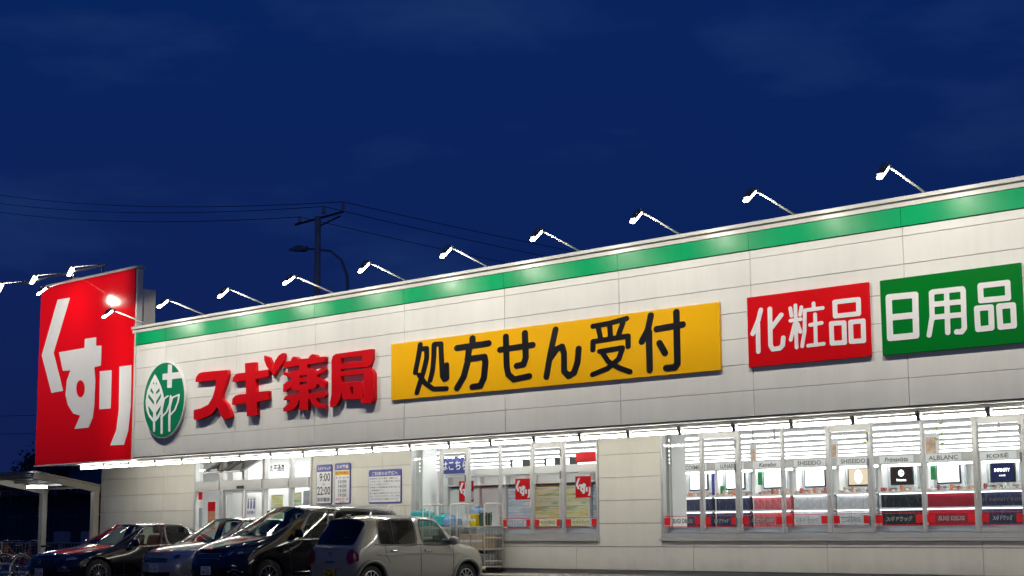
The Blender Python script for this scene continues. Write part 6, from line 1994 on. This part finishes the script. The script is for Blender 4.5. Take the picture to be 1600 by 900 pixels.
def kei_extras(k):
    p, s = k['patch'], k['strip']
    for sd in (-1, 1):
        p('tail_lamp', [(sd * 0.47, 3.42, 0.60), (sd * 0.66, 3.36, 0.60), (sd * 0.66, 3.36, 0.86), (sd * 0.47, 3.40, 0.86)], 'lamp_red', 0.012, 10, 10, 1.0)
        p('headlight', [(sd * 0.40, 0.05, 0.62), (sd * 0.60, 0.10, 0.62), (sd * 0.60, 0.12, 0.82), (sd * 0.40, 0.07, 0.82)], 'lamp_clear', 0.012, 8, 8, 1.0)
        for x_ in (0.605, 3.065):
            pts = [(sd * 0.75, x_ + 0.365 * math.cos(a), 0.285 + 0.365 * math.sin(a)) for a in [math.radians(q) for q in range(-12, 193, 12)]]
            s('arch_flare', pts, 0.040, 'arch_grey', 0.004, 2)
        s('door_seam', [(sd * 0.725, 0.98, 0.93), (sd * 0.745, 0.98, 0.62), (sd * 0.735, 1.02, 0.24)], 0.005, 'car_trim', 0.001)
        s('door_seam', [(sd * 0.725, 1.84, 0.94), (sd * 0.745, 1.84, 0.62), (sd * 0.735, 1.84, 0.24)], 0.005, 'car_trim', 0.001)
        s('door_seam', [(sd * 0.725, 2.75, 0.94), (sd * 0.745, 2.72, 0.75), (sd * 0.735, 2.62, 0.60)], 0.005, 'car_trim', 0.001)
        s('door_handle', [(sd * 0.74, 1.58, 0.835), (sd * 0.74, 1.76, 0.835)], 0.018, 'chrome', 0.024, 3)
        s('door_handle', [(sd * 0.74, 2.44, 0.835), (sd * 0.74, 2.62, 0.835)], 0.018, 'chrome', 0.024, 3)
        s('side_crease', [(sd * 0.745, 0.80, 0.765), (sd * 0.75, 2.0, 0.775), (sd * 0.745, 2.95, 0.765)], 0.010, 'paint_greige', 0.002, 8)
        s('belt_line', [(sd * 0.73, 0.92, 0.945), (sd * 0.73, 1.84, 0.955), (sd * 0.725, 3.0, 0.955)], 0.008, 'car_trim', 0.002, 8)
    for sd in (-1, 1):
        s('window_bar', [(sd * 0.735, 2.52, 0.97), (sd * 0.63, 2.52, 1.45)], 0.012, 'car_trim', 0.004, 6)
    s('hatch_seam', [(-0.62, 3.36, 0.52), (0.0, 3.42, 0.50), (0.62, 3.36, 0.52)], 0.005, 'car_trim', 0.001)
    p('rear_badge', [(-0.06, 3.42, 0.76), (0.06, 3.42, 0.76), (0.06, 3.41, 0.83), (-0.06, 3.41, 0.83)], 'chrome', 0.01, 6, 6, 1.0)
    p('hatch_handle', [(-0.14, 3.42, 0.62), (0.14, 3.42, 0.62), (0.14, 3.42, 0.655), (-0.14, 3.42, 0.655)], 'chrome', 0.01)
    s('model_script', [(0.30, 3.42, 0.56), (0.46, 3.40, 0.57)], 0.009, 'chrome', 0.006, 3)
    s('high_brake_light', [(-0.12, 3.10, 1.455), (0.12, 3.10, 1.455)], 0.014, 'lamp_red', 0.006, 3)
    s('rear_wiper', [(0.0, 3.33, 0.99), (-0.36, 3.26, 1.06)], 0.008, 'car_trim', 0.014)
    s('roof_antenna', [(0.30, 2.75, 1.54), (0.30, 2.95, 1.56)], 0.012, 'car_trim', 0.03, 3)
    plate(k, 3.515, 0.42, False, 'plate_yellow', '72-40', '千葉 580')
    k['mirror']((0.74, 1.05, 1.0), 'paint_greige')
    k['seats'](((1.62, 0.48), (2.45, 1.1)), 0.66)
    k['dash'](1.02, 1.0, 1.2)


car((1.67, -1.015, 0), math.pi, 'pale greige boxy small car with round red tail lamps, nose to the store', GC, 3.50, 1.52, 1.53, kei, kw_, 'paint_greige', (0.605, 3.065), 0.285,
    {1: 'car_glass', 2: 'car_glass_dark', 3: 'car_glass', 4: 'car_glass_dark'}, 'alloy', 10, kei_extras, {1: 'windshield', 2: 'rear_window', 3: 'side_window', 4: 'rear_side_window'}, hold=0.3)

# ------------------------------------------------------------------ lit lamp posts of the car park behind the photographer (mirrored in the car bodies)
emat('lot_lamp_glow', (1.0, 0.97, 0.92), 40.0)
for i, (x, y) in enumerate(((7.0, -31.0), (17.0, -33.0))):
    t = thing('parking_lamp', ('left' if i == 0 else 'right') + ' car park lamp post behind the photographer', 'lamp post', (x, y, 0), 'car park lamp posts')
    MB().tube([(x, y, 0), (x, y, 6.2)], [0.09, 0.06], 10).build('post', 'grey_metal', t, True)
    MB().bar((x - 0.9, y, 6.2), (x + 0.9, y, 6.2), 0.06, 0.06).build('crossarm', 'grey_metal', t)
    for sx in (-0.75, 0.75):
        h_ = MB().box((x + sx - 0.2, y + 0.0, 6.02), (x + sx + 0.2, y + 0.10, 6.32)).build('lamp_head', 'grey_metal', t, bevel=0.01)
        MB().box((x + sx - 0.17, y + 0.102, 6.05), (x + sx + 0.17, y + 0.112, 6.29)).build('lens', 'lot_lamp_glow', t)
        area('lot_lamp', (x + sx, y + 0.13, 6.17), (x + sx - 4, y + 28, 0.5), 0.34, 0.24, 75.0, t, (1.0, 0.95, 0.85))
